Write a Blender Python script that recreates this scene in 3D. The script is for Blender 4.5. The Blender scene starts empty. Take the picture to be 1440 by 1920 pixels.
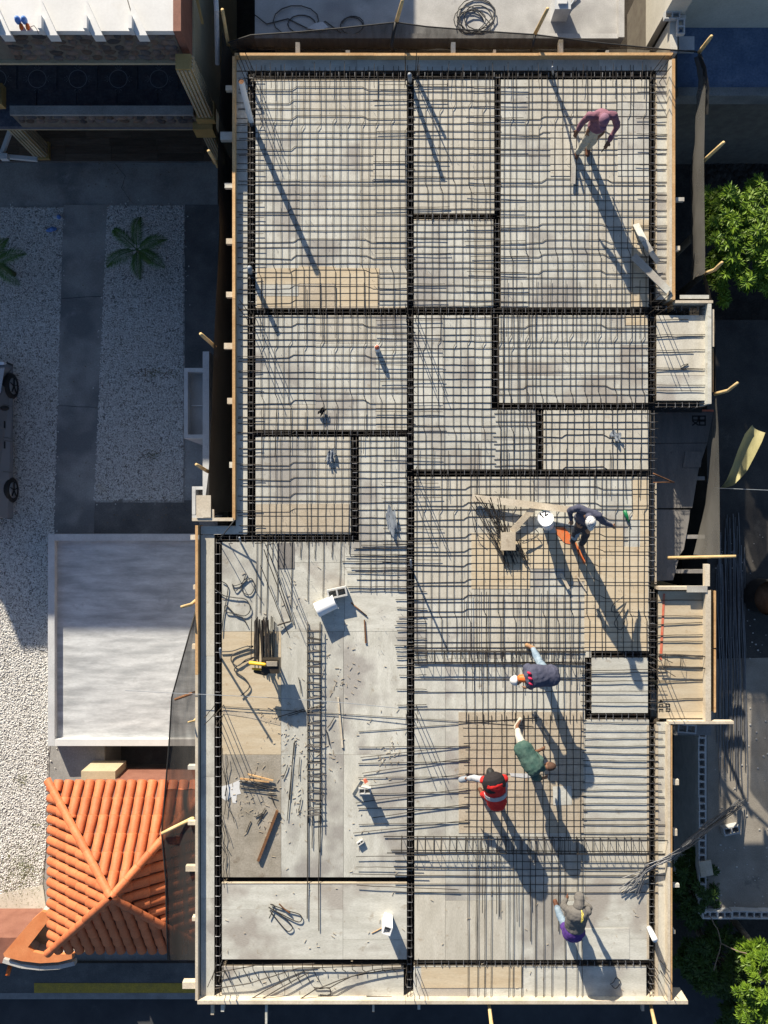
import bpy, math, random
from mathutils import Vector, Matrix, Quaternion
random.seed(7)
R = math.radians
scene = bpy.context.scene
C = scene.collection

# ------------------------------------------------------------------ camera, sky, sun, exposure
H = 16.0                      # camera height above the plywood deck (deck top is z = 0)
F = 1488.0                    # focal length in photo pixels (1440 x 1920)
GZ = -4.75                    # street and garden level
YZ = -3.1                     # raised yard on the right
cam_d = bpy.data.cameras.new("camera")
cam_d.sensor_fit = 'VERTICAL'; cam_d.sensor_height = 24
cam_d.lens = 24 * F / 1920
cam_d.clip_start = 0.1; cam_d.clip_end = 2000
cam = bpy.data.objects.new("camera", cam_d); C.objects.link(cam)
cam.location = (0, 0, H); cam.rotation_euler = (0, 0, 0)
scene.camera = cam

SUN_EL, SUN_AZ = 23.3, 22.5
w = bpy.data.worlds.new("World"); scene.world = w; w.use_nodes = True
nt = w.node_tree; nt.nodes.clear()
sky = nt.nodes.new('ShaderNodeTexSky'); sky.sky_type = 'NISHITA'; sky.sun_disc = False
sky.ozone_density = 3.4; sky.sun_elevation = R(SUN_EL); sky.sun_rotation = R(-SUN_AZ)
bg = nt.nodes.new('ShaderNodeBackground'); bg.inputs['Strength'].default_value = 0.066
ow = nt.nodes.new('ShaderNodeOutputWorld')
nt.links.new(sky.outputs[0], bg.inputs[0]); nt.links.new(bg.outputs[0], ow.inputs[0])
sl = bpy.data.lights.new("sun", 'SUN'); sl.energy = 5.0; sl.angle = R(0.5); sl.color = (1.0, 0.90, 0.735)
sun = bpy.data.objects.new("sun", sl); C.objects.link(sun)
ld = Vector((math.sin(R(SUN_AZ)) * math.cos(R(SUN_EL)), -math.cos(R(SUN_AZ)) * math.cos(R(SUN_EL)), -math.sin(R(SUN_EL))))
sun.rotation_euler = ld.to_track_quat('-Z', 'Y').to_euler(); sun.location = (-6, 14, 12)
scene.view_settings.view_transform = 'Standard'; scene.view_settings.look = 'None'
scene.view_settings.exposure = 0.85; scene.view_settings.gamma = 1.0
scene.view_settings.use_curve_mapping = False
scene.cycles.max_bounces = 6

# ------------------------------------------------------------------ helpers
def P(px, py, z=0.0):
    s = (H - z) / F
    return Vector(((px - 720) * s, (960 - py) * s, z))

WL = {}                       # world location of every object made here
def setloc(o, loc, parent=None):
    loc = Vector(loc); WL[o.name] = loc.copy()
    if parent is not None:
        o.parent = parent; o.location = loc - WL[parent.name]
    else:
        o.location = loc

def tag(o, label=None, cat=None, group=None, kind=None):
    if label: o['label'] = label
    if cat: o['category'] = cat
    if group: o['group'] = group
    if kind: o['kind'] = kind
    return o

def thing(name, loc, label, cat, group=None):
    o = bpy.data.objects.new(name, None); o.empty_display_size = 0.1; C.objects.link(o)
    setloc(o, loc); return tag(o, label, cat, group)

class MB:
    def __init__(s): s.v = []; s.f = []; s.m = []; s.mi = 0; s.sm = []; s.smooth = False
    def face(s, idx): s.f.append(idx); s.m.append(s.mi); s.sm.append(s.smooth)
    def box(s, x0, x1, y0, y1, z0, z1):
        if x0 > x1: x0, x1 = x1, x0
        if y0 > y1: y0, y1 = y1, y0
        n = len(s.v)
        s.v += [(x0,y0,z0),(x1,y0,z0),(x1,y1,z0),(x0,y1,z0),(x0,y0,z1),(x1,y0,z1),(x1,y1,z1),(x0,y1,z1)]
        for q in ((0,3,2,1),(4,5,6,7),(0,1,5,4),(1,2,6,5),(2,3,7,6),(3,0,4,7)): s.face(tuple(n+i for i in q))
        return s
    def beam(s, a, b, wd, ht, up=(0,0,1), jag=0):
        """box from a to b, width wd, height ht (centred)"""
        a = Vector(a); b = Vector(b); d = (b - a).normalized(); up = Vector(up)
        sd = d.cross(up)
        if sd.length < 1e-4: sd = d.cross(Vector((1,0,0)))
        sd.normalize(); u = sd.cross(d)
        n = len(s.v)
        for p in (a, b):
            for i, j in ((-1,-1),(1,-1),(1,1),(-1,1)):
                s.v.append(tuple(p + sd*(i*wd/2 + random.uniform(-jag,jag)) + u*(j*ht/2)))
        for q in ((0,1,2,3),(7,6,5,4),(0,4,5,1),(1,5,6,2),(2,6,7,3),(3,7,4,0)): s.face(tuple(n+i for i in q))
        return s
    def tube(s, pts, r, n=6, side=None, wf=1.0, cap=True):
        pts = [Vector(p) for p in pts]; k = len(pts)
        rr = r if isinstance(r, (list, tuple)) else [r]*k
        base = len(s.v); prev = None
        for i, p in enumerate(pts):
            d = (pts[min(i+1,k-1)] - pts[max(i-1,0)])
            if d.length < 1e-9: d = Vector((0,0,1))
            d.normalize()
            if side is not None: a = Vector(side); a = a - d*a.dot(d)
            elif prev is None:
                a = d.cross(Vector((0,0,1)))
                if a.length < .05: a = Vector((1,0,0)); a = a - d*a.dot(d)
            else: a = prev - d*prev.dot(d)
            if a.length < 1e-6: a = Vector((1,0,0))
            a.normalize(); prev = a; b = d.cross(a)
            for j in range(n):
                t = 2*math.pi*j/n
                s.v.append(tuple(p + a*(math.cos(t)*rr[i]*wf) + b*(math.sin(t)*rr[i])))
        for i in range(k-1):
            for j in range(n):
                j2 = (j+1) % n
                s.face((base+i*n+j, base+i*n+j2, base+(i+1)*n+j2, base+(i+1)*n+j))
        if cap:
            s.face(tuple(base+j for j in reversed(range(n)))); s.face(tuple(base+(k-1)*n+j for j in range(n)))
        return s
    def capsule(s, a, b, r0, r1, n=12, side=None, wf=1.0):
        a = Vector(a); b = Vector(b); d = (b-a)
        L = d.length; d = d/L if L > 1e-6 else Vector((0,0,1))
        pts = []; rr = []
        for t in (80, 55, 30): pts.append(a - d*r0*math.sin(R(t))); rr.append(r0*math.cos(R(t)))
        for q in (0, .5, 1): pts.append(a.lerp(b, q)); rr.append(r0 + (r1-r0)*q)
        for t in (30, 55, 80): pts.append(b + d*r1*math.sin(R(t))); rr.append(r1*math.cos(R(t)))
        return s.tube(pts, rr, n, side, wf)
    def ball(s, c, r, n=10, rx=None, ry=None, rz=None, rot=None):
        rx = rx or r; ry = ry or r; rz = rz or r; c = Vector(c)
        base = len(s.v); m = n//2
        for i in range(m+1):
            t = math.pi*i/m; t = min(max(t, .12), math.pi-.12)
            for j in range(n):
                a = 2*math.pi*j/n
                q = Vector((rx*math.sin(t)*math.cos(a), ry*math.sin(t)*math.sin(a), rz*math.cos(t)))
                if rot is not None: q = rot @ q
                s.v.append(tuple(c+q))
        for i in range(m):
            for j in range(n):
                j2 = (j+1) % n
                s.face((base+i*n+j, base+(i+1)*n+j, base+(i+1)*n+j2, base+i*n+j2))
        s.face(tuple(base+j for j in range(n))); s.face(tuple(base+m*n+j for j in reversed(range(n))))
        return s
    def prism(s, pts, z0, z1):
        n = len(s.v); k = len(pts)
        s.v += [(p[0],p[1],z0) for p in pts] + [(p[0],p[1],z1) for p in pts]
        s.face(tuple(n+i for i in reversed(range(k)))); s.face(tuple(n+k+i for i in range(k)))
        for i in range(k):
            j = (i+1) % k; s.face((n+i, n+j, n+k+j, n+k+i))
        return s
    def poly(s, pts):
        n = len(s.v); s.v += [tuple(p) for p in pts]; s.face(tuple(range(n, n+len(pts)))); return s
    def mesh(s, name, mats, origin=(0,0,0), mat4=None):
        o = Vector(origin); me = bpy.data.meshes.new(name)
        vs = [tuple(Vector(v)-o) for v in s.v]
        me.from_pydata(vs, [], s.f)
        if not isinstance(mats, (list, tuple)): mats = [mats]
        for m in mats: me.materials.append(m)
        if len(mats) > 1: me.polygons.foreach_set('material_index', s.m)
        if any(s.sm): me.polygons.foreach_set('use_smooth', s.sm)
        me.update(); return me
    def build(s, name, mats, parent=None, origin=None, **kw):
        if origin is None:
            xs = [v[0] for v in s.v]; ys = [v[1] for v in s.v]; zs = [v[2] for v in s.v]
            origin = ((min(xs)+max(xs))/2, (min(ys)+max(ys))/2, min(zs))
        me = s.mesh(name, mats, origin)
        o = bpy.data.objects.new(name, me); C.objects.link(o); setloc(o, origin, parent)
        return tag(o, **kw) if kw else o

def inst(me, name, loc, parent=None, rot=None, scale=None):
    o = bpy.data.objects.new(name, me); C.objects.link(o); setloc(o, loc, parent)
    if rot is not None: o.rotation_euler = rot
    if scale is not None: o.scale = scale
    return o

def fix_normals(o):
    import bmesh
    bm = bmesh.new(); bm.from_mesh(o.data); bmesh.ops.recalc_face_normals(bm, faces=bm.faces); bm.to_mesh(o.data); bm.free()

# ------------------------------------------------------------------ materials
def mat(name, c1, c2=None, scale=3.0, rough=.8, metal=0, bump=0, bscale=40, stretch=None, fine=0.12, fscale=60,
        rnd=0.0, spots=None, sscale=9, samt=.35, detail=6, contrast=(.35,.65), spec=.3, c3=None, vor=False, obj=False):
    m = bpy.data.materials.new(name); m.use_nodes = True
    n = m.node_tree.nodes; l = m.node_tree.links
    b = n['Principled BSDF']; b.inputs['Roughness'].default_value = rough; b.inputs['Metallic'].default_value = metal
    b.inputs['Specular IOR Level'].default_value = spec
    geo = n.new('ShaderNodeNewGeometry'); vec = geo.outputs['Position']
    if obj:
        tc = n.new('ShaderNodeTexCoord'); vec = tc.outputs['Object']
    oi = n.new('ShaderNodeObjectInfo')
    add = n.new('ShaderNodeVectorMath'); add.operation = 'ADD'
    sc_ = n.new('ShaderNodeVectorMath'); sc_.operation = 'SCALE'; sc_.inputs['Scale'].default_value = 37.0
    cb = n.new('ShaderNodeCombineXYZ'); l.new(oi.outputs['Random'], cb.inputs[0]); l.new(oi.outputs['Random'], cb.inputs[1])
    l.new(cb.outputs[0], sc_.inputs[0]); l.new(vec, add.inputs[0]); l.new(sc_.outputs[0], add.inputs[1])
    vec = add.outputs[0]
    mp = n.new('ShaderNodeMapping'); l.new(vec, mp.inputs[0])
    if stretch: mp.inputs['Scale'].default_value = stretch
    vec2 = mp.outputs[0]
    def noise(v, s, d=6, ro=.6):
        t = n.new('ShaderNodeTexNoise'); t.inputs['Scale'].default_value = s; t.inputs['Detail'].default_value = d
        t.inputs['Roughness'].default_value = ro; l.new(v, t.inputs['Vector']); return t.outputs['Fac']
    def ramp(f, a, bb):
        r = n.new('ShaderNodeMapRange'); r.inputs[1].default_value = a; r.inputs[2].default_value = bb; l.new(f, r.inputs[0]); return r.outputs[0]
    def mix(f, a, bb, mode='MIX'):
        x = n.new('ShaderNodeMix'); x.data_type = 'RGBA'; x.blend_type = mode
        if isinstance(f, float): x.inputs[0].default_value = f
        else: l.new(f, x.inputs[0])
        for s_, i in ((a, 6), (bb, 7)):
            if isinstance(s_, tuple): x.inputs[i].default_value = (*s_, 1)
            else: l.new(s_, x.inputs[i])
        return x.outputs[2]
    col = c1
    if c2: col = mix(ramp(noise(vec2, scale, detail), *contrast), c1, c2)
    if c3: col = mix(ramp(noise(vec, scale*.37, 3), .5, .62), col, c3)
    if spots: 
        f = ramp(noise(vec, sscale, 8, .7), .60, .72)
        mm = n.new('ShaderNodeMath'); mm.operation = 'MULTIPLY'; mm.inputs[1].default_value = samt; l.new(f, mm.inputs[0])
        col = mix(mm.outputs[0], col, spots)
    if fine:
        f = ramp(noise(vec2, fscale, 4, .7), .25, .75)
        mr = n.new('ShaderNodeMapRange'); mr.inputs[3].default_value = 1-fine*1.6; mr.inputs[4].default_value = 1+fine
        l.new(f, mr.inputs[0])
        hv = n.new('ShaderNodeHueSaturation'); l.new(mr.outputs[0], hv.inputs['Value'])
        if isinstance(col, tuple): hv.inputs['Color'].default_value = (*col, 1)
        else: l.new(col, hv.inputs['Color'])
        col = hv.outputs[0]
    if rnd:
        mr = n.new('ShaderNodeMapRange'); mr.inputs[3].default_value = 1-rnd; mr.inputs[4].default_value = 1+rnd
        l.new(oi.outputs['Random'], mr.inputs[0])
        hv = n.new('ShaderNodeHueSaturation'); l.new(mr.outputs[0], hv.inputs['Value'])
        if isinstance(col, tuple): hv.inputs['Color'].default_value = (*col, 1)
        else: l.new(col, hv.inputs['Color'])
        col = hv.outputs[0]
    if isinstance(col, tuple): b.inputs['Base Color'].default_value = (*col, 1)
    else: l.new(col, b.inputs['Base Color'])
    if bump:
        bp = n.new('ShaderNodeBump'); bp.inputs['Strength'].default_value = bump; bp.inputs['Distance'].default_value = .01
        if vor:
            t = n.new('ShaderNodeTexVoronoi'); t.inputs['Scale'].default_value = bscale; l.new(vec, t.inputs['Vector']); l.new(t.outputs['Distance'], bp.inputs['Height'])
        else: l.new(noise(vec2, bscale, 6), bp.inputs['Height'])
        l.new(bp.outputs[0], b.inputs['Normal'])
    return m

M = {}
M['ply']   = mat('weathered_plywood', (.475,.465,.41), (.60,.592,.535), 2.2, .75, bump=.25, bscale=30, stretch=(3,.7,1), fine=.15, fscale=25, rnd=.08, spots=(.25,.20,.14), sscale=4, samt=.8, c3=(.36,.34,.31))
M['ply_w'] = mat('warm_plywood', (.475,.445,.375), (.58,.55,.475), 2.2, .75, bump=.25, bscale=30, stretch=(3,.7,1), fine=.15, fscale=25, rnd=.08, spots=(.30,.21,.13), sscale=5, samt=.6)
M['ply_h'] = mat('weathered_plywood_cross_grain', (.48,.47,.415), (.605,.597,.54), 2.2, .75, bump=.25, bscale=30, stretch=(.7,3,1), fine=.15, fscale=25, rnd=.08, spots=(.28,.22,.15), sscale=3.5, samt=.75, c3=(.38,.35,.31))
M['ply_tan'] = mat('bare_tan_plywood', (.52,.42,.285), (.60,.51,.37), 2.0, .75, bump=.2, bscale=30, stretch=(.6,4,1), fine=.12, fscale=25, rnd=.06, spots=(.33,.19,.09), sscale=4, samt=.5)
M['ply_brown'] = mat('dirty_brown_plywood', (.43,.36,.265), (.51,.44,.34), 2.4, .8, bump=.25, bscale=30, fine=.15, fscale=30, rnd=.05, spots=(.22,.16,.11), sscale=4, samt=.7)
M['ply_mud'] = mat('muddy_plywood', (.27,.24,.19), (.40,.36,.30), 2.6, .8, bump=.3, bscale=25, fine=.18, fscale=30, spots=(.17,.13,.09), sscale=3.5, samt=.8)
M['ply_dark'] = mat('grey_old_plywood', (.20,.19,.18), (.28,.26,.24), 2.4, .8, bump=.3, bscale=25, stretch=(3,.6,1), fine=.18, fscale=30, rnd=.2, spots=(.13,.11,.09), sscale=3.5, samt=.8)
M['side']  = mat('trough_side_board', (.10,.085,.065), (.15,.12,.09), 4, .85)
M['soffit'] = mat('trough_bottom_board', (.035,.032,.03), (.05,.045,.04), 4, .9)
M['pine']  = mat('orange_pine_board', (.52,.30,.13), (.62,.40,.20), 3, .7, bump=.2, stretch=(1,1,1), fine=.2, fscale=30, rnd=.12, spots=(.33,.15,.06), sscale=6, samt=.7)
M['pine_w'] = mat('pale_pine_board', (.52,.44,.33), (.64,.57,.46), 3, .75, bump=.2, fine=.15, fscale=30, rnd=.1, spots=(.36,.26,.17), sscale=6, samt=.5)
M['rebar'] = mat('dark_steel_rebar', (.028,.025,.023), (.060,.050,.042), 6, .55, metal=.35, fine=.2, fscale=90, rnd=.25, spots=(.16,.075,.035), sscale=5, samt=.5, spec=.5)
M['rebar_l'] = mat('grey_steel_stirrup', (.16,.165,.175), (.24,.24,.25), 6, .5, metal=.5, fine=.2, fscale=90, rnd=.3, spots=(.20,.10,.05), sscale=6, samt=.6, spec=.5)
M['rust']  = mat('rusty_steel', (.16,.075,.035), (.24,.12,.06), 9, .8, metal=.2, fine=.3, fscale=60)
M['stake'] = mat('round_wood_stake', (.55,.38,.17), (.68,.50,.26), 5, .7, fine=.2, fscale=50, rnd=.15, spots=(.3,.16,.07), sscale=12, samt=.6)
M['conc']  = mat('grey_concrete_paving', (.26,.25,.235), (.38,.37,.35), 1.3, .85, bump=.3, bscale=50, fine=.18, fscale=30, spots=(.42,.42,.42), sscale=1.6, samt=.6, c3=(.18,.18,.18))
M['conc_d'] = mat('dark_stained_concrete', (.10,.10,.10), (.17,.165,.16), 1.5, .85, bump=.25, bscale=50, fine=.2, fscale=30, spots=(.25,.24,.23), sscale=1.5, samt=.7)
M['conc_l'] = mat('light_concrete', (.42,.41,.39), (.52,.51,.49), 1.8, .8, bump=.25, bscale=50, fine=.12, fscale=40, spots=(.24,.23,.22), sscale=2.5, samt=.7, c3=(.33,.32,.31))
M['platf'] = mat('brushed_white_concrete', (.37,.385,.40), (.63,.65,.665), 1.1, .7, bump=.3, bscale=14, stretch=(.8,4,1), fine=.10, fscale=12, spots=(.33,.335,.34), sscale=1.1, samt=.85)
M['white'] = mat('white_paint', (.62,.62,.615), (.68,.68,.675), 2, .6, fine=.04, fscale=20, spots=(.6,.58,.54), sscale=3, samt=.4)
M['white_d'] = mat('offwhite_render', (.50,.51,.52), (.60,.61,.62), 2, .7, fine=.1, fscale=30, spots=(.36,.36,.37), sscale=3, samt=.6)
M['asph']  = mat('asphalt', (.040,.043,.050), (.062,.065,.072), 1.2, .9, bump=.4, bscale=90, fine=.25, fscale=90, spots=(.10,.10,.105), sscale=1.5, samt=.5)
M['drive'] = mat('oily_dark_driveway', (.045,.043,.042), (.085,.078,.07), 1.4, .9, bump=.4, bscale=60, fine=.3, fscale=50, spots=(.13,.12,.105), sscale=1.3, samt=.8)
M['soil']  = mat('dark_soil', (.035,.03,.025), (.07,.06,.05), 3, .95, bump=.6, bscale=20, fine=.3, fscale=30)
M['gravbed'] = mat('pale_gravel_bed', (.20,.185,.165), (.48,.46,.43), 9, .95, bump=.8, bscale=30, fine=.25, fscale=50, detail=8, contrast=(.38,.58))
M['stone_w'] = mat('white_coral_gravel', (.66,.64,.61), (.80,.785,.755), 8, .9, bump=.4, bscale=60, fine=.15, fscale=60, spots=(.4,.33,.2), sscale=.9, samt=.7)
M['yard']  = mat('cement_yard', (.24,.215,.18), (.33,.30,.255), 1.6, .9, bump=.3, bscale=40, fine=.2, fscale=40, spots=(.10,.095,.09), sscale=1.2, samt=.8)
M['terra'] = mat('terracotta_tile', (.54,.145,.055), (.62,.19,.08), 3.5, .6, bump=.25, bscale=30, fine=.14, fscale=30, rnd=.17, spots=(.30,.12,.07), sscale=3, samt=.6)
M['terra_p'] = mat('orange_paint', (.62,.21,.08), (.70,.27,.11), 3, .6, fine=.08, fscale=30, spots=(.45,.15,.07), sscale=4, samt=.4)
M['terra_d'] = mat('brown_red_render', (.20,.085,.06), (.26,.12,.085), 3, .75, fine=.12, fscale=30, spots=(.14,.06,.05), sscale=3, samt=.5)
M['tanwall'] = mat('tan_render', (.42,.35,.23), (.50,.42,.29), 2, .8, bump=.2, fine=.12, fscale=30, spots=(.30,.24,.16), sscale=2, samt=.5)
M['ochre'] = mat('ochre_paint', (.38,.25,.09), (.46,.31,.12), 3, .65, fine=.1, fscale=30)
M['cream'] = mat('cream_render', (.52,.49,.42), (.60,.57,.50), 2, .8, bump=.2, fine=.1, fscale=30, spots=(.38,.34,.28), sscale=2, samt=.5)
M['bluefl'] = mat('blue_painted_floor', (.09,.14,.24), (.16,.22,.33), 2, .8, bump=.25, bscale=30, fine=.2, fscale=20, spots=(.26,.30,.40), sscale=2, samt=.5)
M['fieldst'] = mat('field_stone', (.20,.135,.10), (.10,.095,.10), 2.5, .75, bump=.5, bscale=30, fine=.25, fscale=40, rnd=.5, contrast=(.4,.6))
M['mortar'] = mat('dark_mortar', (.15,.13,.11), (.2,.18,.15), 5, .9, fine=.2)
M['tilefl'] = mat('dark_blue_floor_tile', (.06,.07,.10), (.10,.115,.15), 5, .4, fine=.2, fscale=20, rnd=.15)
M['tilepr'] = mat('pale_tile_print', (.26,.30,.36), None, rough=.4)
M['woodfl'] = mat('brown_plank_tile', (.10,.075,.055), (.15,.115,.09), 3, .5, stretch=(.6,5,1), fine=.2, fscale=20, rnd=.3)
M['block'] = mat('grey_cement_block', (.44,.44,.43), (.54,.54,.53), 5, .9, bump=.4, bscale=60, fine=.18, fscale=70, rnd=.1)
M['pvc']   = mat('white_pvc', (.76,.77,.78), (.82,.82,.83), 3, .35, fine=.03, spots=(.55,.52,.48), sscale=8, samt=.4)
M['pvc_g'] = mat('grey_pvc', (.25,.28,.32), None, rough=.4)
M['black'] = mat('black_rubber', (.015,.015,.016), (.03,.03,.03), 5, .6, fine=.2)
M['blackm'] = mat('black_machine_steel', (.03,.028,.025), (.07,.055,.04), 9, .5, metal=.4, fine=.25)
M['yellow'] = mat('yellow_plastic', (.80,.42,.02), (.86,.50,.04), 3, .4, fine=.05)
M['cable'] = mat('dark_cable', (.06,.06,.06), None, rough=.5)
M['blue']  = mat('blue_plastic', (.09,.20,.52), (.14,.28,.6), 6, .4, fine=.08)
M['orange'] = mat('orange_plastic', (.75,.16,.03), None, rough=.5)
M['redp']  = mat('faded_red_paint', (.62,.13,.07), (.66,.22,.13), 6, .8, fine=.15)
M['orstain'] = mat('orange_spray_paint', (.75,.15,.04), (.66,.25,.10), 9, .8, fine=.2)
M['ink']   = mat('black_stencil_ink', (.03,.03,.03), None, rough=.8)
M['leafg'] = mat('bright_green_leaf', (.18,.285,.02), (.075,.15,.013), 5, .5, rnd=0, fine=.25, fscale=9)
M['leafd'] = mat('shaded_green_leaf', (.05,.10,.014), (.03,.065,.012), 3, .5, fine=.3, fscale=9)  # leaf green darkened as a shaded copy for the trees in shade
M['palm']  = mat('palm_leaflet', (.075,.15,.024), (.045,.10,.016), 5, .45, fine=.2, fscale=9)
M['bark']  = mat('grey_brown_bark', (.16,.12,.08), (.24,.19,.14), 9, .9, bump=.5, fine=.2)
M['curb']  = mat('grey_kerb_concrete', (.22,.22,.22), (.30,.30,.30), 3, .85, bump=.3, fine=.15)
M['yelpt'] = mat('worn_yellow_kerb_paint', (.50,.34,.05), (.38,.27,.06), 6, .8, fine=.2, fscale=30)
M['carp']  = mat('silver_car_paint', (.30,.31,.33), None, rough=.25, metal=.5, spec=.6, fine=0)
M['glass'] = mat('dark_car_glass', (.02,.022,.025), None, rough=.08, spec=.8, fine=0)
M['chrome'] = mat('alloy_rim', (.45,.46,.48), None, rough=.3, metal=.8, fine=0)
M['tarp']  = mat('translucent_yellow_sheet', (.30,.28,.14), (.44,.40,.21), 3, .35, fine=.1, stretch=(1,.3,1))
def net_mat(name, col, op, scale=(260,260)):
    m = bpy.data.materials.new(name); m.use_nodes = True; n = m.node_tree.nodes; l = m.node_tree.links
    out = n['Material Output']; b = n['Principled BSDF']; b.inputs['Base Color'].default_value = (*col, 1); b.inputs['Roughness'].default_value = .8
    t = n.new('ShaderNodeBsdfTransparent'); mx = n.new('ShaderNodeMixShader')
    geo = n.new('ShaderNodeNewGeometry'); no = n.new('ShaderNodeTexNoise'); no.inputs['Scale'].default_value = 2.5; no.inputs['Detail'].default_value = 5
    mp = n.new('ShaderNodeMapping'); mp.inputs['Scale'].default_value = (3,.5,1); l.new(geo.outputs['Position'], mp.inputs[0]); l.new(mp.outputs[0], no.inputs['Vector'])
    mr = n.new('ShaderNodeMapRange'); mr.inputs[1].default_value = .3; mr.inputs[2].default_value = .7
    mr.inputs[3].default_value = op-.10; mr.inputs[4].default_value = min(op+.10, 1); l.new(no.outputs['Fac'], mr.inputs[0])
    l.new(mr.outputs[0], mx.inputs[0]); l.new(t.outputs[0], mx.inputs[1]); l.new(b.outputs[0], mx.inputs[2]); l.new(mx.outputs[0], out.inputs[0])
    return m
M['net'] = net_mat('black_debris_net', (.028,.026,.024), .72)
M['net_r'] = net_mat('shade_dense_debris_net', (.015,.014,.013), .90)  # more opaque and darker, to imitate the deep shade on the hut roof
M['net_s'] = net_mat('dense_black_debris_net', (.02,.02,.02), .93)
M['net_g'] = net_mat('grey_debris_net', (.105,.10,.09), .75)


# ================================================================== THE SETTING
def sheet(name, pxs, z, m, thick=.05, kind='structure', **kw):
    """a slab whose top is at z and whose outline is given by photo measurements taken at that height"""
    b = MB(); pts = [P(x, y, z) for x, y in pxs]; b.prism([(p.x, p.y) for p in pts], z-thick, z)
    o = b.build(name, m, **kw); fix_normals(o)
    if kind: o['kind'] = kind
    return o
g = MB(); g.box(-300, 300, -300, 300, GZ-1.9, GZ-1.4); g.build('ground', M['soil'], kind='structure')
g = MB(); g.box(-40, 60, -40, P(0,1806,GZ).y, GZ-1.39, GZ-.004); g.build('road', M['asph'], kind='structure')
sheet('forecourt_concrete', [(-300,296),(408,296),(408,1398),(-300,1398)], GZ, M['conc'], 1.39)
sheet('forecourt_concrete', [(-300,1398.2),(196,1398.2),(196,1804),(-300,1804)], GZ, M['conc'], 1.39)
sheet('forecourt_concrete', [(196.2,1462),(440,1462),(440,1804),(196.2,1804)], GZ, M['conc'], 1.39)
sheet('shade_pit_floor', [(196.2,1398.2),(440,1398.2),(440,1461.8),(196.2,1461.8)], GZ-1.3, M['conc_d'], .09)  # floor of a pit added so that its depth gives the dark shade here
sheet('planting_bed', [(1215,1355),(1322,1355),(1322,1712),(1900,1712),(1900,1804),(1215,1804)], GZ, M['soil'], 1.39)
sheet('forecourt_strip', [(120,384),(203,384),(176,1000),(100,1000)], GZ+.02, M['conc'], .05)
sheet('stained_concrete_patch', [(176,938),(372,938),(372,1003),(176,1003)], GZ+.012, M['conc_d'], .04)
sheet('dark_concrete_strip', [(347,384),(413,384),(400,700),(347,720)], GZ+.012, M['conc_d'], .04)  # strip in a darker concrete
gb1 = sheet('gravel_bed', [(-120,388),(121,388),(103,1000),(103,1300),(92,1420),(90,1560),(80,1660),(66,1738),(-120,1738)], GZ+.012, M['gravbed'], .05)
gb2 = sheet('gravel_bed', [(200,384),(347,384),(345,942),(174,942)], GZ+.014, M['gravbed'], .05)
sheet('sandy_verge', [(-60,1688),(80,1660),(92,1745),(-60,1745)], GZ+.03, M['cream'], .04)

def gravel(name, pxs, dens, label):
    import numpy as np
    rng = np.random.default_rng(5)
    pts = [P(x, y, GZ) for x, y in pxs]
    x0 = min(p.x for p in pts); x1 = max(p.x for p in pts); y0 = min(p.y for p in pts); y1 = max(p.y for p in pts)
    n = int((x1-x0)*(y1-y0)*dens)
    X = rng.uniform(x0, x1, n); Y = rng.uniform(y0, y1, n)
    inside = np.zeros(n, bool); k = len(pts)
    for i in range(k):
        a = pts[i]; b = pts[(i+1) % k]
        c = ((a.y > Y) != (b.y > Y)) & (X < (b.x-a.x)*(Y-a.y)/((b.y-a.y)+1e-9)+a.x)
        inside ^= c
    X = X[inside]; Y = Y[inside]; n = len(X); fl = (rng.random(n) < .05); X = X + rng.normal(0,.09,n)*fl; Y = Y + rng.normal(0,.09,n)*fl
    base = np.array([[1,0,0],[0,1,0],[-1,0,0],[0,-1,0],[0,0,.9],[.7,.7,.5],[-.7,.7,.5],[-.7,-.7,.5],[.7,-.7,.5]])
    tri = np.array([[0,5,8],[1,6,5],[2,7,6],[3,8,7],[5,6,4],[6,7,4],[7,8,4],[8,5,4],[0,1,5],[1,2,6],[2,3,7],[3,0,8]])
    S = rng.uniform(.008, .023, (n,1,1)); el = rng.uniform(.55, 1.0, (n,1)); th = rng.uniform(0, 6.28, n)
    V = np.repeat(base[None], n, 0) * S * (1+rng.uniform(-.25,.25,(n,9,1)))
    V[:,:,1] *= el
    tl = rng.uniform(-.5,.5,(n,1)); V[:,:,2] += V[:,:,0]*tl
    c, s = np.cos(th)[:,None], np.sin(th)[:,None]
    vx = V[:,:,0]*c - V[:,:,1]*s; vy = V[:,:,0]*s + V[:,:,1]*c
    ox, oy, oz = (x0+x1)/2, (y0+y1)/2, GZ+.01
    V = np.stack([vx+X[:,None]-ox, vy+Y[:,None]-oy, V[:,:,2]+.004], 2).reshape(-1,3)
    T = (tri[None]+np.arange(n)[:,None,None]*9).reshape(-1,3)
    me = bpy.data.meshes.new(name)
    me.vertices.add(len(V)); me.vertices.foreach_set('co', V.astype('f').ravel())
    me.loops.add(len(T)*3); me.loops.foreach_set('vertex_index', T.ravel().astype('i'))
    me.polygons.add(len(T)); me.polygons.foreach_set('loop_start', (np.arange(len(T))*3).astype('i'))
    me.update(calc_edges=True); me.materials.append(M['stone_w'])
    o = bpy.data.objects.new(name, me); C.objects.link(o); setloc(o, (ox, oy, oz)); tag(o, label, 'gravel', kind='stuff')
gravel('gravel', [(-60,390),(119,390),(102,1000),(102,1300),(90,1420),(86,1600),(74,1672),(-60,1690)], 1650, 'white coral gravel spread along the left forecourt edge')
gravel('gravel', [(202,386),(345,386),(343,938),(177,938)], 1650, 'white coral gravel in the long bed round the small palm')

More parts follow.
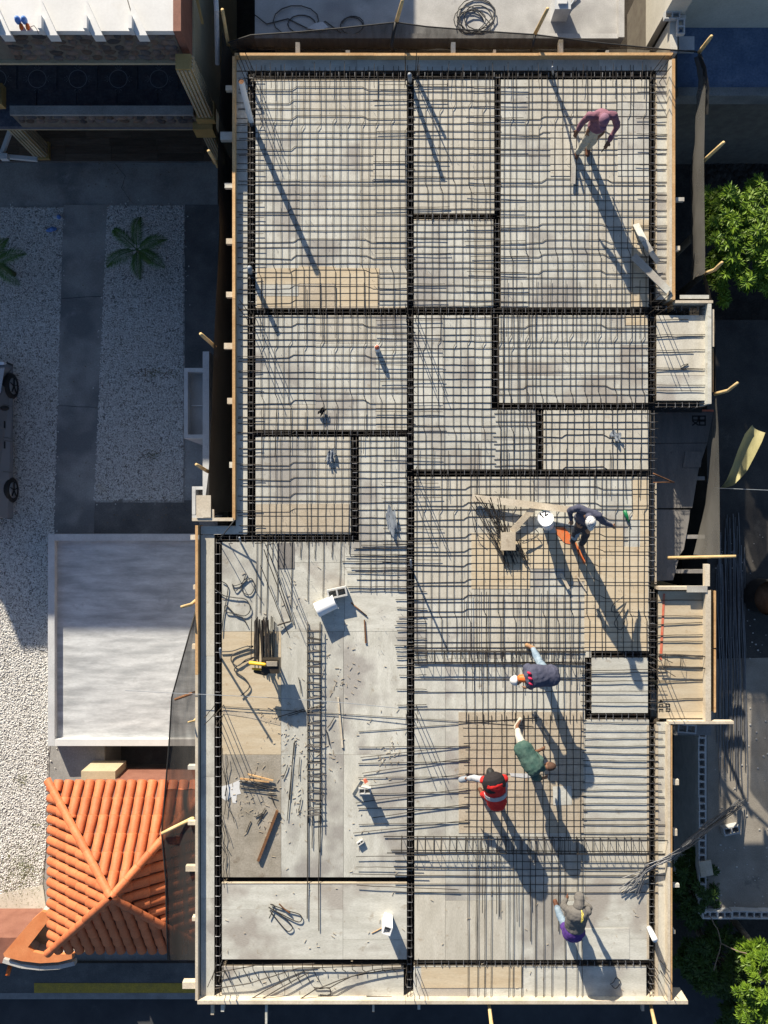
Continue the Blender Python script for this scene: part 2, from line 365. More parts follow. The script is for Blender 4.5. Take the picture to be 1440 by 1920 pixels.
# raised yard on the right, bed for the trees
sheet('yard', [(1326,1236),(1900,1222),(1900,1706),(1326,1706)], YZ, M['yard'], 1.6)
sheet('driveway', [(1326,600),(1900,600),(1900,1221.5),(1326,1235.5)], YZ-.004, M['drive'], 1.6)
sheet('side_passage', [(1262,190),(1900,190),(1900,600),(1262,600)], GZ+.0, M['soil'], 1.39)
sheet('back_yard', [(410,-900),(1900,-900),(1900,189.5),(410,189.5)], GZ+.0, M['soil'], 1.39)
sheet('back_yard', [(-900,-900),(409.5,-900),(409.5,295.5),(-900,295.5)], GZ-.02, M['conc_d'], 1.36)
sheet('pavement', [(-300,1806),(420,1806),(420,1862),(-300,1862)], GZ+.12, M['conc_d'], .14)

# kerb with yellow paint
k = thing('kerb', P(220,1845,GZ), 'grey street kerb with a worn yellow painted length below the tiled hut', 'kerb')
y0 = P(0,1868,GZ).y; y1 = P(0,1838,GZ).y; X0 = P(68,0,GZ).x
MB().box(-16, 2, y0, y0+.16, GZ-.05, GZ+.125).build('kerb_stone', M['curb'], k)
MB().box(X0, 1.0, y0+.165, y1, GZ-.05, GZ+.129).build('yellow_paint', M['yelpt'], k)

# ------------------------------------------------------------------ neighbour house, top left
TZ = 1.15                                       # terrace level
hx = P(340, 0, TZ).x; hy = P(0, 60, TZ).y       # east and south faces
house = thing('neighbour_house', (hx-3, hy+2, GZ), 'neighbour house with white flat terrace, stone band and ochre fluted columns', 'house')
XL = hx-10.9
MB().box(XL, P(325,0,TZ).x, hy+.02, hy+9, TZ-.12, TZ).build('terrace', M['white'], house)
MB().box(P(325,0,TZ).x+.003, hx+.0, hy+.0, hy+9, TZ-.85, TZ+.03).build('coping', M['terra_d'], house)
MB().box(XL, hx-.06, hy+1.5, hy+9, GZ, TZ-.125).build('wall', M['tanwall'], house)
MB().box(hx-.24, hx-.05, hy+.25, hy+1.497, GZ, TZ-.86).build('wall', M['tanwall'], house)
FZ = .16                                        # foot of the stone band
MB().box(XL, P(322,0,TZ).x, hy+.05, hy+.30, FZ, TZ-.125).build('parapet_core', M['mortar'], house)
MB().box(XL, hx-.003, hy-.02, hy+1.49, FZ-.07, FZ-.003).build('balcony_ceiling', M['tanwall'], house)
MB().box(XL, hx-.25, hy-.42, hy+1.49, -1.75, -1.62).build('balcony_slab', M['tilefl'], house)
# corbels
for px in (-5, 82, 166, 249):
    a = P(px, 62, TZ)
    b = MB(); b.prism([(a.x, a.y+.55), (a.x+.30, a.y-.10), (a.x+.10, a.y-.10), (a.x-.02, a.y+.10)], TZ-.10, TZ+.10)
    o = b.build('corbel', M['white'], house); fix_normals(o)
for px in (0, 82, 166, 249):
    a = P(px, 44, TZ); MB().box(a.x-.02, a.x+.05, a.y-.22, a.y+.02, TZ, TZ+.22).build('upstand', M['white'], house)
# stones on the two bands (south facing)
def stone_mesh(seed):
    rr = random.Random(seed); b = MB(); b.smooth = True; n = 7
    pts = [(math.cos(2*math.pi*i/n)*rr.uniform(.8,1.1), math.sin(2*math.pi*i/n)*rr.uniform(.75,1.1)) for i in range(n)]
    v0 = len(b.v)
    b.v += [(x, 0.02, z) for x, z in pts] + [(x*.82, -.75, z*.8) for x, z in pts] + [(0, -1, 0)]
    for i in range(n):
        j = (i+1) % n; b.face((i, n+i, n+j, j)); b.face((n+i, 2*n, n+j))
    return b.mesh('field_stone', M['fieldst'])
SM = [stone_mesh(i) for i in range(6)]
def stone_band(parent, x0, x1, y, z0, z1, rows, wd):
    dz = (z1-z0)/rows
    for r in range(rows):
        x = x0 + random.uniform(0, wd*.5)
        while x < x1 - wd*.3:
            ww = wd*random.uniform(.7, 1.4)
            inst(random.choice(SM), 'stone', (min(x+ww/2, x1-ww/2), y+random.uniform(0,.01), z0+dz*(r+.5)+random.uniform(-.02,.02)), parent,
                 rot=(0, random.uniform(-.35,.35), 0), scale=(ww/2*.96, .055, dz/2*random.uniform(.85,1.05)))
            x += ww
stone_band(house, P(-20,0,TZ).x, P(322,0,TZ).x, hy+.05, FZ+.01, TZ-.13, 5, .24)
# balcony parapet, first floor
by = P(0,215,-1.0).y
MB().box(P(18,0,-1).x, P(362,0,-1).x, by, P(0,198,-1).y, -1.06, -1.0).build('balcony_ledge', M['conc'], house)
MB().box(P(18,0,-1).x, P(362,0,-1).x, by+.03, P(0,198,-1).y-.02, -1.62, -1.063).build('balcony_parapet', M['mortar'], house)
stone_band(house, P(20,0,-1).x, P(360,0,-1).x, by+.03, -1.40, -1.07, 2, .22)
# floor tiles with round motif
tz = -1.60
def ring_mesh():
    b = MB()
    for r0, r1 in ((.19,.205),):
        n = 20
        for i in range(n):
            a, c = 2*math.pi*i/n, 2*math.pi*(i+1)/n
            b.poly([(r0*math.cos(a), r0*math.sin(a), 0), (r1*math.cos(a), r1*math.sin(a), 0), (r1*math.cos(c), r1*math.sin(c), 0), (r0*math.cos(c), r0*math.sin(c), 0)])
    for q in range(4):
        a = q*math.pi/2
        for s_ in (-.5, .5):
            b.poly([(.20*math.cos(a), .20*math.sin(a), 0), (.27*math.cos(a+s_*.5), .27*math.sin(a+s_*.5), 0), (.262*math.cos(a+s_*.58), .262*math.sin(a+s_*.58), 0)])
            b.poly([(.20*math.cos(a), .20*math.sin(a), 0), (.31*math.cos(a+s_*.2), .31*math.sin(a+s_*.2), 0), (.31*math.cos(a+s_*.25), .31*math.sin(a+s_*.25), 0)])
    return b.mesh('tile_motif', M['tilepr'])
RM = ring_mesh()
for i, px in enumerate((-5, 70, 146, 222, 298)):
    for j, py in enumerate((148, 190)):
        p = P(px+(37 if j else 0), py, tz)
        if j: p.y = P(0,148,tz).y-.23-.181
        t = MB().box(p.x-.425, p.x+.425, p.y-.21 if j else p.y-.23, p.y+.18 if j else p.y+.40, tz-.02, tz).build('floor_tile', M['tilefl'], house)
        if not j: inst(RM, 'tile_motif', (p.x, p.y, tz+.003), t)
# fluted columns
def column(px0, py0, z0, px1, py1, z1, wd, parent):
    a = P(px0, py0, z0); b_ = P(px1, py1, z1); x = a.x; y = a.y+wd/2
    c = MB().box(x-wd/2, x+wd/2, y-wd/2, y+wd/2, z0, z1).build('column', M['ochre'], parent)
    for k_ in range(4):
        xx = x-wd/2 + wd*(k_+.5)/4
        MB().box(xx-wd*.075, xx+wd*.075, y-wd/2-.025, y-wd/2-.002, z0+.22, z1-.03).build('flute', M['tanwall'], c)
        yy = y-wd/2 + wd*(k_+.5)/4
        MB().box(x+wd/2+.002, x+wd/2+.025, yy-wd*.075, yy+wd*.075, z0+.22, z1-.03).build('flute', M['tanwall'], c)
    MB().box(x-wd/2-.05, x+wd/2+.05, y-wd/2-.05, y+wd/2+.05, z0, z0+.2).build('column_base', M['ochre'], c)
column(388,228,-1.35, 360,118,.70, .30, house)
column(-8,200,-1.35, -50,118,.70, .36, house)
column(412,305,GZ, 392,243,-1.75, .24, house)
column(82,300,GZ, 30,238,-1.75, .34, house)
MB().box(P(362,0,-1.4).x, P(399,0,-1.4).x, P(0,244,-1.4).y, P(0,212,-1.4).y, -1.75, -1.36).build('corner_block', M['ochre'], house)
MB().box(XL, P(380,0,-1.75).x, P(0,236,-1.75).y, by+.4, -1.95, -1.752).build('porch_ceiling', M['tanwall'], house)
# porch floor of plank tiles
pz = GZ+.10
X1 = P(408,0,pz).x; X0 = P(-40,0,pz).x; Y0 = P(0,302,pz).y
MB().box(X0, X1, Y0, Y0+3, GZ-.05, pz-.015).build('porch_slab', M['conc_d'], house)
for r in range(7):
    x = X0 - random.uniform(0,.9)
    while x < X1:
        a0 = max(x, X0); a1 = min(x+1.195, X1)
        if a1-a0 > .05: MB().box(a0, a1, Y0+r*.2+.003, Y0+r*.2+.197, pz-.014, pz).build('floor_plank', M['woodfl'], house)
        x += 1.2
MB().tube([P(405,120,-.6)+Vector((.03,0,0)), P(403,20,.3)+Vector((.03,0,0)), P(403,-40,.3)], .05, 8).build('downpipe', M['white_d'], house)
MB().beam(P(365,-20,.5), P(380,45,.3), .05, .05).build('trim', M['ochre'], house)

def line_thing(name, pts, r, m, label, cat, group=None, n=7):
    b = MB(); b.smooth = True; b.tube(pts, r, n); return b.build(name, m, label=label, cat=cat, group=group)
# slippers and cord on the terrace
for i, px in enumerate((38, 50)):
    t = thing('slipper', P(px, 46, TZ), ('left' if i == 0 else 'right') + ' slipper of the blue and orange pair on the white terrace', 'slipper', 'slippers on the white terrace')
    b = MB(); b.smooth = True; a = P(px, 44, TZ)
    b.ball(a+Vector((0,0,.10)), .06, 10, rx=.055, ry=.075, rz=.09); b.build('sole', M['blue'], t)
    b = MB(); b.smooth = True; b.ball(a+Vector((.04,-.09,.05)), .05, 8, rx=.04, ry=.07, rz=.045); b.build('strap', M['orange'], t)
line_thing('wire', [P(58,50,TZ+.02), P(64,48,TZ+.15), P(69,55,TZ+.12), P(72,63,TZ+.02)], .006, M['cable'], 'short bent black wire beside the slippers on the terrace', 'wire')
line_thing('cable', [P(236,-10,TZ+.01), P(245,20,TZ+.01), P(255,47,TZ+.01)], .008, M['cable'], 'thin grey cable running straight across the white terrace', 'cable')

# white angle frame by the porch
t = thing('gate_arm', P(20,290,-3.5), 'bent white metal arm sticking out beside the porch column', 'metal arm')
MB().beam(P(28,222,-3.3), P(3,290,-3.4), .09, .09).build('upright', M['white'], t)
MB().beam(P(3,293,-3.45), P(70,299,-3.5), .09, .09).build('crossbar', M['white'], t)
MB().box(P(0,0,-3.3).x, P(14,0,-3.3).x, P(0,298,-3.3).y, P(0,288,-3.3).y, -3.42, -3.28).build('hinge_plate', M['white'], t)

# ------------------------------------------------------------------ unseen upper house that throws the shade at the top
MB().box(-9, -2.55, 16.3, 22, GZ, 3.1).build('back_house', M['cream'], label='cream rendered house behind the top edge, mostly out of view', cat='house')

# ------------------------------------------------------------------ neighbour flat roof, top centre
nr = thing('flat_roof', P(820,30,-.5), 'grey concrete flat roof with loose cables behind the top netting', 'roof')
a = P(478,0,-.5); b_ = P(1168,75,-.5)
MB().box(a.x, b_.x, b_.y, 15, -.75, -.5).build('roof_slab', M['conc_l'], nr)
MB().box(a.x+.3, b_.x-.3, b_.y+.3, 15, GZ, -.753).build('wall', M['cream'], nr)
MB().box(b_.x-.12, b_.x, b_.y, 15, -.497, -.40).build('roof_edge', M['conc_l'], nr)
MB().box(a.x, b_.x-.125, b_.y, b_.y+.1, -.497, -.44).build('roof_edge', M['conc_l'], nr)
def coil(name, cx, cy, z, rad, turns, label, m='cable', r=.011, sq=1.0, jit=.3):
    c = P(cx, cy, z); pts = []
    n = int(turns*14)
    ox = oy = 0
    for i in range(n):
        t = 2*math.pi*i/14; 
        if i % 14 == 0: ox = random.uniform(-jit,jit)*rad; oy = random.uniform(-jit,jit)*rad; rr = rad*random.uniform(.6,1.1)
        pts.append((c.x+ox+math.cos(t)*rr*sq, c.y+oy+math.sin(t)*rr, z+r+.012*(i/14)+random.uniform(0,.01)))
    # smooth
    pts = [tuple((pts[max(i-1,0)][k_]+pts[i][k_]*2+pts[min(i+1,n-1)][k_])/4 for k_ in range(3)) for i in range(n)]
    return line_thing(name, pts, r, M[m], label, 'cable', n=5)
coil('cable_coil', 887, 38, -.5, .36, 5.5, 'loose coil of black cable left of the wooden pole on the flat roof', sq=1.1)
coil('cable_coil', 665, 42, -.5, .30, 1.6, 'single loop of cable on the shaded half of the flat roof', sq=1.3)
coil('cable_coil', 560, 45, -.5, .32, 1.8, 'shaded cable loop near the white rag on the flat roof', sq=1.5)
line_thing('cable', [P(478,28,-.45), P(500,45,-.48), P(540,35,-.48), P(580,55,-.48), P(610,40,-.48), P(640,62,-.48)], .012, M['cable'], 'wavy black cable along the shaded end of the flat roof', 'cable')
line_thing('cable', [P(1085,-10,-.46), P(1070,10,-.48), P(1058,30,-.48), P(1060,38,-.48)], .02, M['pvc_g'], 'thick grey hose curving off the top of the flat roof', 'hose')
t = thing('water_tank', P(1058,12,-.3), 'white roof box with a black strap at the top edge', 'tank')
MB().box(P(1040,0,-.1).x, P(1070,0,-.1).x, P(0,18,-.1).y, P(0,-14,-.1).y, -.5, -.08).build('tank_body', M['white_d'], t)
MB().box(P(1046,0,-.1).x, P(1062,0,-.1).x, P(0,10,-.1).y, P(0,0,-.1).y, -.079, -.04).build('lid', M['white'], t)
b = MB(); p = P(596,52,-.49); b.prism([(p.x-.22,p.y-.04),(p.x-.05,p.y+.07),(p.x+.12,p.y+.09),(p.x+.22,p.y-.02),(p.x+.05,p.y-.08)], -.49, -.44)
o = b.build('rag', M['white_d'], label='crumpled white rag on the shaded flat roof', cat='rag'); fix_normals(o)

# ------------------------------------------------------------------ building top right
tr = thing('side_building', P(1350,60,-1), 'neighbour building with cream block wall and blue painted lower roof', 'building')
bz = -1.2
MB().box(P(1270,0,bz).x, 14, P(0,166,bz).y, P(0,52,bz).y, bz-.15, bz).build('blue_floor', M['bluefl'], tr)
MB().box(P(1270,0,bz).x, 14, P(0,182,bz).y, P(0,166,bz).y-.003, bz-.3, bz+.06).build('ledge', M['conc'], tr)
MB().box(P(1270,0,bz).x, 14, P(0,182,bz).y+.1, 13, GZ, bz-.305).build('wall', M['mortar'], tr)
MB().box(P(1286,0,.1).x, 14, P(0,52,bz).y+.003, 16, bz-.1, .9).build('wall', M['cream'], tr)
MB().box(P(1256,0,.1).x, P(1270,0,.1).x, P(0,99,.1).y, P(0,30,.1).y, GZ, .1).build('side_wall', M['cream'], tr)
MB().box(P(1256,0,.1).x, P(1286,0,.1).x, P(0,38,.1).y+.003, P(0,29,.1).y, -1.0, .12).build('wall_end', M['cream'], tr)
MB().box(P(1262,0,.6).x, P(1300,0,.6).x, P(0,28,.1).y+.003, 16, -1, .62).build('beam', M['cream'], tr)
hb = MB()
def block_mesh():
    b = MB(); L, W_, Hh = .39, .19, .19; w_ = .03
    b.box(-L/2, L/2, -W_/2, -W_/2+w_, 0, Hh); b.box(-L/2, L/2, W_/2-w_, W_/2, 0, Hh)
    for x in (-L/2, -w_/2, L/2-w_): b.box(x, x+w_, -W_/2+w_+.0005, W_/2-w_-.0005, 0, Hh)
    return b.mesh('hollow_block', M['block'])
BMESH = block_mesh()
for px, py, rz, in ((1246,33,0), (1262,54,90)):
    inst(BMESH, 'hollow_block', P(px+12,py,.12)+Vector((0,0,.0)), tr, rot=(0,0,R(rz)), scale=(.8,.8,.5))
MB().box(P(1273,0,-.3).x, P(1302,0,-.3).x, P(0,97,-.3).y, P(0,68,-.3).y, -.36, -.3).build('white_panel', M['white_d'], tr)

# ------------------------------------------------------------------ low platform, left
lp = thing('low_platform', P(235,1200,GZ), 'low white concrete platform with raised rim in the left forecourt', 'platform')
lz = GZ+.27
def LP(px, py, z=None): return P(px, py, lz if z is None else z)
x0, x1, yb, yt = LP(95,0).x, LP(430,0).x, LP(0,1395).y, LP(0,1001).y
rw = .17
MB().box(x0+rw+.002, x1, yb+rw+.002, yt-rw-.002, GZ, lz).build('floor', M['platf'], lp)
MB().box(x0, x0+rw, yb, yt, GZ, lz+.17).build('rim', M['white_d'], lp)
MB().box(x0+rw+.002, x1, yt-rw, yt, GZ, lz+.168).build('rim', M['white_d'], lp)
MB().box(x0+rw+.002, x1, yb, yb+rw, GZ, lz+.168).build('rim', M['white'], lp)

# boundary wall with the meter niche
bw = thing('boundary_wall', P(386,800,-2.4), 'pale concrete boundary wall with a shallow box niche beside the dark gap', 'wall')
wz = -2.5
MB().box(P(380,0,wz).x, P(392,0,wz).x, P(0,935,wz).y, P(0,659,wz).y, GZ, wz).build('wall', M['white_d'], bw)
x0, x1, yb, yt = P(345,0,wz-.1).x, P(380,0,wz).x-.003, P(0,822,wz-.1).y, P(0,690,wz-.1).y
zz = wz-.1
MB().box(x0, x1, yt-.09, yt, GZ, zz).build('niche_frame', M['white_d'], bw)
MB().box(x0, x1, yb, yb+.09, GZ, zz).build('niche_frame', M['white_d'], bw)
MB().box(x0, x0+.09, yb+.091, yt-.091, GZ, zz).build('niche_frame', M['white_d'], bw)
MB().box(x0+.092, x1, yb+.092, yt-.092, GZ, zz-.28).build('niche_floor', M['conc_l'], bw)
MB().box(x0+.12, x1-.06, yb+.79, yb+.81, zz-.279, zz-.22).build('shelf', M['white'], bw)
x0 = P(360,0,wz-.1).x
MB().box(x0, P(380,0,wz).x-.004, P(0,972,zz).y, P(0,966,zz).y, GZ, zz).build('niche_frame', M['white_d'], bw)
MB().box(x0, x0+.08, P(0,965,zz).y, P(0,912,zz).y, GZ, zz).build('niche_frame', M['white_d'], bw)
MB().box(x0+.082, P(380,0,wz).x-.004, P(0,918,zz).y, P(0,912,zz).y, GZ, zz).build('niche_frame', M['white_d'], bw)
MB().box(x0+.09, P(380,0,wz).x-.005, P(0,964,zz).y, P(0,919,zz).y, GZ, zz-.3).build('niche_floor', M['ply_dark'], bw)

# ------------------------------------------------------------------ tiled hut
ez = -2.6
ax, ay, az_ = P(210,1680,-1.1)
nwx, nwy = P(95,1468,ez)[:2]; swx, swy = P(88,1782,ez)[:2]
W2 = ax-nwx; 
x0, x1 = nwx, ax+W2-.12; yt = nwy; yb = swy
hut = thing('tiled_hut', (ax, ay, GZ), 'small guard hut under a hipped orange barrel tile roof', 'hut')
apex = Vector((ax, ay, az_))
cor = [Vector((x0,yt,ez)), Vector((x1,yt,ez)), Vector((x1,yb,ez)), Vector((x0,yb,ez))]
b = MB()
for i in range(4): b.poly([cor[i]-Vector((0,0,.06)), cor[(i+1)%4]-Vector((0,0,.06)), apex-Vector((0,0,.06))])
b.poly([c-Vector((0,0,.061)) for c in reversed(cor)])
o = b.build('roof_base', M['terra_d'], hut); fix_normals(o)
MB().box(x0+.35, x1-.35, yb+.35, yt-.35, GZ, ez-.08).build('wall', M['terra_d'], hut)  # beige wall given a brown colour in place of the shade on it
def tile_mesh(L, r0, r1, up=1):
    b = MB(); b.smooth = True; n = 8; k = len(b.v)
    for (t, r) in ((0, r0), (.04*L, r0*1.04), (L, r1)):
        for j in range(n+1):
            a = math.pi*j/n; b.v.append((math.cos(a)*r, t, math.sin(a)*r*.85))
    for s_ in range(2):
        for j in range(n): b.face((s_*(n+1)+j, s_*(n+1)+j+1, (s_+1)*(n+1)+j+1, (s_+1)*(n+1)+j))
    b.smooth = False; b.face(tuple(j for j in reversed(range(n+1))))
    o = b.mesh('roof_tile', M['terra']); return o
TM = tile_mesh(1.0, .108, .098)
def face_tiles(A, B, n, colw):
    """eave corner A to eave corner B; tiles run up to the apex ridge lines"""
    e = (B-A); L = e.length; e.normalize()
    mid = A + e*((apex-A).dot(e)); up = (apex-mid); S = up.length; up.normalize(); nor = e.cross(up)
    if nor.z < 0: nor = -nor
    am = (apex-A).dot(e)
    cnt = int(L/colw); off = (L-cnt*colw)/2+colw/2
    for c in range(cnt):
        s_ = off+c*colw
        ln = S*(s_/am if s_ < am else (L-s_)/(L-am)) - .03
        q = -.06; k_ = 0
        while q < ln-.02:
            tl = min(.40, ln-q)
            m4 = Matrix((up.cross(nor), up, nor)).transposed()
            o = inst(TM, 'roof_tile', A + e*s_ + up*q + nor*(-.015+random.uniform(-.004,.004)), hut, scale=(1,tl+.03 if tl > .3 else tl,1))
            o.rotation_mode = 'QUATERNION'; o.rotation_quaternion = m4.to_quaternion() @ Quaternion((1,0,0), -R(2.0)) @ Quaternion((0,0,1), random.uniform(-.03,.03))
            q += .40; k_ += 1
face_tiles(cor[0], cor[1], 0, .245); face_tiles(cor[3], cor[0], 0, .245)
face_tiles(cor[2], cor[3], 0, .245); face_tiles(cor[1], cor[2], 0, .245)
CM = tile_mesh(1.0, .095, .085)
for c in cor:
    d = (apex-c); L = d.length; d.normalize(); q = -.08
    sd = d.cross(Vector((0,0,1))).normalized(); nn = sd.cross(d)
    while q < L-.02:
        m4 = Matrix((sd, d, nn)).transposed()
        o = inst(CM, 'hip_tile', c+d*q+nn*.06, hut, scale=(1, min(.36, L-q)+.02, 1)); o.rotation_mode = 'QUATERNION'
        o.rotation_quaternion = m4.to_quaternion() @ Quaternion((1,0,0), -R(1.5)); q += .34

# beige sill behind the hut, cut short where its sunlit length ends
MB().box(P(152,0,-3.9).x, P(216,0,-3.9).x, P(0,1480,-3.9).y, P(0,1446,-3.9).y, GZ, -3.9).build('low_wall', M['tanwall'], label='sunlit length of the low beige wall between the platform and the tiled hut', cat='wall')

# street wall and curved orange planter
MB().box(-16, P(42,0,-3.3).x, P(0,1806,-3.3).y, P(0,1758,-3.3).y, GZ, -3.3).build('street_wall', M['terra_d'], label='brown red street wall running off the left edge', cat='wall')
pl = thing('planter_wall', P(70,1770,-3), 'curved orange topped planter wall at the street corner', 'planter')
pz_ = -3.05
outer = [(78,1709),(90,1712),(94,1722),(52,1776),(62,1785),(80,1789),(104,1790),(140,1788),(137,1797),(110,1804),(75,1806),(40,1802),(8,1794),(6,1788),(60,1725)]
def arr(pts, z): return [(P(x,y,z).x, P(x,y,z).y) for x, y in pts]
b = MB(); b.prism(arr(outer, pz_), pz_-.10, pz_); o = b.build('coping', M['terra_p'], pl); fix_normals(o)
inner = [(80,1712),(88,1714),(46,1776),(60,1788),(80,1792),(104,1793),(134,1791),(132,1796),(108,1801),(75,1803),(42,1799),(12,1791),(62,1727)]
b = MB(); b.prism(arr(inner, pz_-.1), GZ, pz_-.103); o = b.build('wall', M['conc_l'], pl); fix_normals(o)
b = MB(); b.prism(arr([(86,1722),(175,1740),(175,1788),(80,1790),(52,1778)], -3.5), GZ, -3.6); o = b.build('soil', M['tanwall'], pl); fix_normals(o)  # planter soil, run on eastward under the eave to block stray sun
MB().box(P(150,0,-2.8).x, P(182,0,-2.8).x, P(0,1780,-2.8).y, P(0,1750,-2.8).y, GZ, -2.78).build('pier', M['terra_d'], pl)  # hidden block added under the eave to stop sun leaking onto the road
curve = [(6,1790),(40,1800),(75,1804),(110,1802),(140,1795)]
b = MB()
pts = [P(x,y,pz_-.12) for x,y in curve]
for i in range(len(pts)-1): b.beam(pts[i]+Vector((0,-.14,-.06)), pts[i+1]+Vector((0,-.14,-.06)), .10, .16)
b.build('render_band', M['conc_l'], pl)
line_thing('drain_pipe', [P(20,1806,-3.6), P(14,1829,-3.5)], .055, M['orange'], 'short orange drain pipe poking out under the planter wall', 'pipe')
# ================================================================== FORMWORK DECK
deck = thing('formwork_deck', P(820,960,GZ), 'timber formwork deck of grey and tan plywood sheets over the unfinished storey', 'formwork deck')
def ply(x0, y0, x1, y1, m='ply', z=0.0, th=.018, parent=None, name='plywood_sheet', rot=0):
    a = P(x0, y0, 0); b_ = P(x1, y1, 0); cx, cy = (a.x+b_.x)/2, (a.y+b_.y)/2
    hx_, hy_ = abs(b_.x-a.x)/2, abs(b_.y-a.y)/2
    b = MB(); b.box(-hx_, hx_, -hy_, hy_, -th, 0)
    me = b.mesh(name, M[m]); 
    return inst(me, name, (cx, cy, z), parent or deck, rot=(0,0,R(rot)))
SW, SL = 113.0, 227.0          # 1.22 x 2.44 m in photo pixels
def tile_bay(x0, y0, x1, y1, mats=('ply',), vert=True, offx=0, offy=0, split=None):
    """cut a bay into plywood sheets"""
    sw, sl = (SW, SL) if vert else (SL, SW)
    x = x0 - offx; col = 0
    while x < x1-1:
        xa, xb = max(x, x0), min(x+sw, x1)
        if x1 - xb < 12: xb = x1
        if xb-xa > 8:
            y = y0 - offy - (sl*.5 if col % 2 else 0)
            while y < y1-1:
                ya, yb_ = max(y, y0), min(y+sl, y1)
                if y1-yb_ < 12: yb_ = y1
                if yb_-ya > 8:
                    ply(xa+.22, ya+.22, xb-.22, yb_-.22, random.choice(mats), z=random.uniform(-.004, .0))
                y = y + sl if yb_ < y1 else y1
        x = x + sw if xb < x1 else x1; col += 1
V, Hh_ = ('ply','ply','ply_w'), ('ply_h','ply_h','ply_w')
bays = [
 (479,149,763,576,V,True,30,40),(776,149,927,400,V,True,0,100),(776,413,925,576,V,True,0,0),(939,149,1217,576,V,True,60,0),
 (479,591,763,806,V,True,0,60),(776,591,922,768,V,True,0,20),(776,768.3,1005,880,Hh_,False,100,0),(936,591,1215,756,Hh_,False,0,0),
 (1019,769,1217,880,Hh_,False,0,0),(479,819,658,1002,V,True,0,70),(673,819,763,1016,V,True,30,0),
 (777,894,1217,1221,V,True,0,0),(777,1221.3,1097,1800,V,True,55,100),(1097.3,1349,1217,1800,Hh_,False,0,40),(1109,1233,1215,1337,Hh_,False,0,0),
 (416,1657,763,1799,('ply_h','ply_h'),False,0,65),(416,1812,757,1873,Hh_,False,110,0),(775,1812,1212,1873,Hh_,False,0,0),
 (1097.3,1221.3,1109,1233,Hh_,False,0,0),
 # eaves
 (442,134,464,1000,V,True,0,0),(442,108,1256,132,Hh_,False,0,0),(1230,134,1255,562,V,True,0,0),
 (1231,591,1324,751,Hh_,False,0,0),(1231,1354,1252,1873,V,True,0,0),(1234,1108,1322,1347,('ply_tan',),False,0,0),
 (376,986,463,1002,Hh_,False,0,0),(376,1003,402,1873,V,True,0,0),
 (1231,752,1234,766,V,True,0,0),
]
for q in bays: tile_bay(*q[:4], mats=q[4], vert=q[5], offx=q[6], offy=q[7])
# lower left bay, laid out sheet by sheet
LL = [(416,1016,527,1184,'ply'),(527,1016,646,1055,'ply'),(527,1055,646,1184,'ply_h'),(646,1016,763,1064,'ply'),(646,1064,763,1184,'ply_h'),
      (416,1184,527,1415,'ply_tan'),(416,1415,527,1645,'ply_mud'),(527,1184,644,1415,'ply'),(527,1415,644,1645,'ply'),
      (644,1184,763,1415,'ply'),(644,1415,763,1645,'ply')]
for x0,y0,x1,y1,m in LL: ply(x0+.25,y0+.25,x1-.25,y1-.25,m,z=random.uniform(-.004,0))
# overlaid sheets and patches
patches = [(482,503,560,533,'ply_tan'),(560,500,628,532,'ply_tan'),(628,503,711,533,'ply_tan'),(628,534,711,575,'ply_tan'),(560,534,627,575,'ply_brown'),(482,556,560,575,'ply_tan'),(482,534,559,555,'ply_h'),
 (1184,412,1216,575,'ply_tan'),(884,1000,994,1104,'ply_tan'),(995,1000,1060,1066,'ply_tan'),(1060,990,1120,1090,'ply_tan'),(1096,1025,1215,1220,'ply_tan'),(1120,990,1168,1024,'ply_tan'),
 (1186,900,1216,1024,'ply_tan'),(1178,975,1200,1030,'ply_h'),(860,1335,1000,1450,'ply_brown'),(1000,1335,1094,1450,'ply_brown'),(860,1451,985,1562,'ply_brown'),(985,1451,1094,1562,'ply_brown'),
 (790,1813,980,1852,'ply_tan'),(1172,592,1214,610,'ply_tan'),(480,1003-58,655,1000,'ply_brown'),(700,280,760,340,'ply_w'),(1032,240,1085,330,'ply_w'),
 (1092,1740,1180,1798,'ply_h'),(776,592,830,760,'ply'),(1158,190,1216,330,'ply'),(520,1018,552,1066,'ply_dark')]
for i, (x0,y0,x1,y1,m) in enumerate(patches): ply(x0,y0,x1,y1,m,z=.006+.0005*(i%4),th=.005+.0003*(i%3),rot=random.uniform(-.3,.3),name='plywood_patch')
MB().box(*(lambda a,b_:(a.x,b_.x,b_.y,a.y))(P(1096,1240),P(1216,1243)), .001,.002) # (joint left open)
# painted marks on the sheets
def stain(name, pxs, z, m):
    b = MB(); b.poly([P(x,y,0)+Vector((0,0,z)) for x,y in pxs]); o = b.build(name, M[m], deck, origin=P(*pxs[0],0)); fix_normals(o)
    if o.data.polygons[0].normal.z < 0: o.data.flip_normals()
stain('paint_mark', [(1041,988),(1058,989),(1070,1004),(1078,1022),(1058,1018),(1044,1002)], .017, 'orstain')
stain('paint_mark', [(1075,1018),(1080,1017),(1098,1052),(1096,1056),(1088,1044)], .017, 'orstain')
stain('paint_mark', [(1243,1113),(1247,1113),(1241,1238),(1236,1236)], .006, 'redp')
stain('white_mark', [(416,1474),(432,1470),(450,1462),(449,1478),(452,1488),(444,1490),(443,1506),(436,1505),(434,1494),(424,1502),(416,1496)], .004, 'white')
stain('white_mark', [(1036,1474),(1071,1473),(1072,1508),(1037,1509)], .0155, 'ply_h')
stain('white_mark', [(955,1449),(992,1450),(1000,1456),(985,1458),(958,1455)], .0155, 'white_d')
stain('rust_stain', [(418,1330),(450,1334),(527,1352),(525,1360),(470,1346),(418,1338)], .003, 'ply_brown')

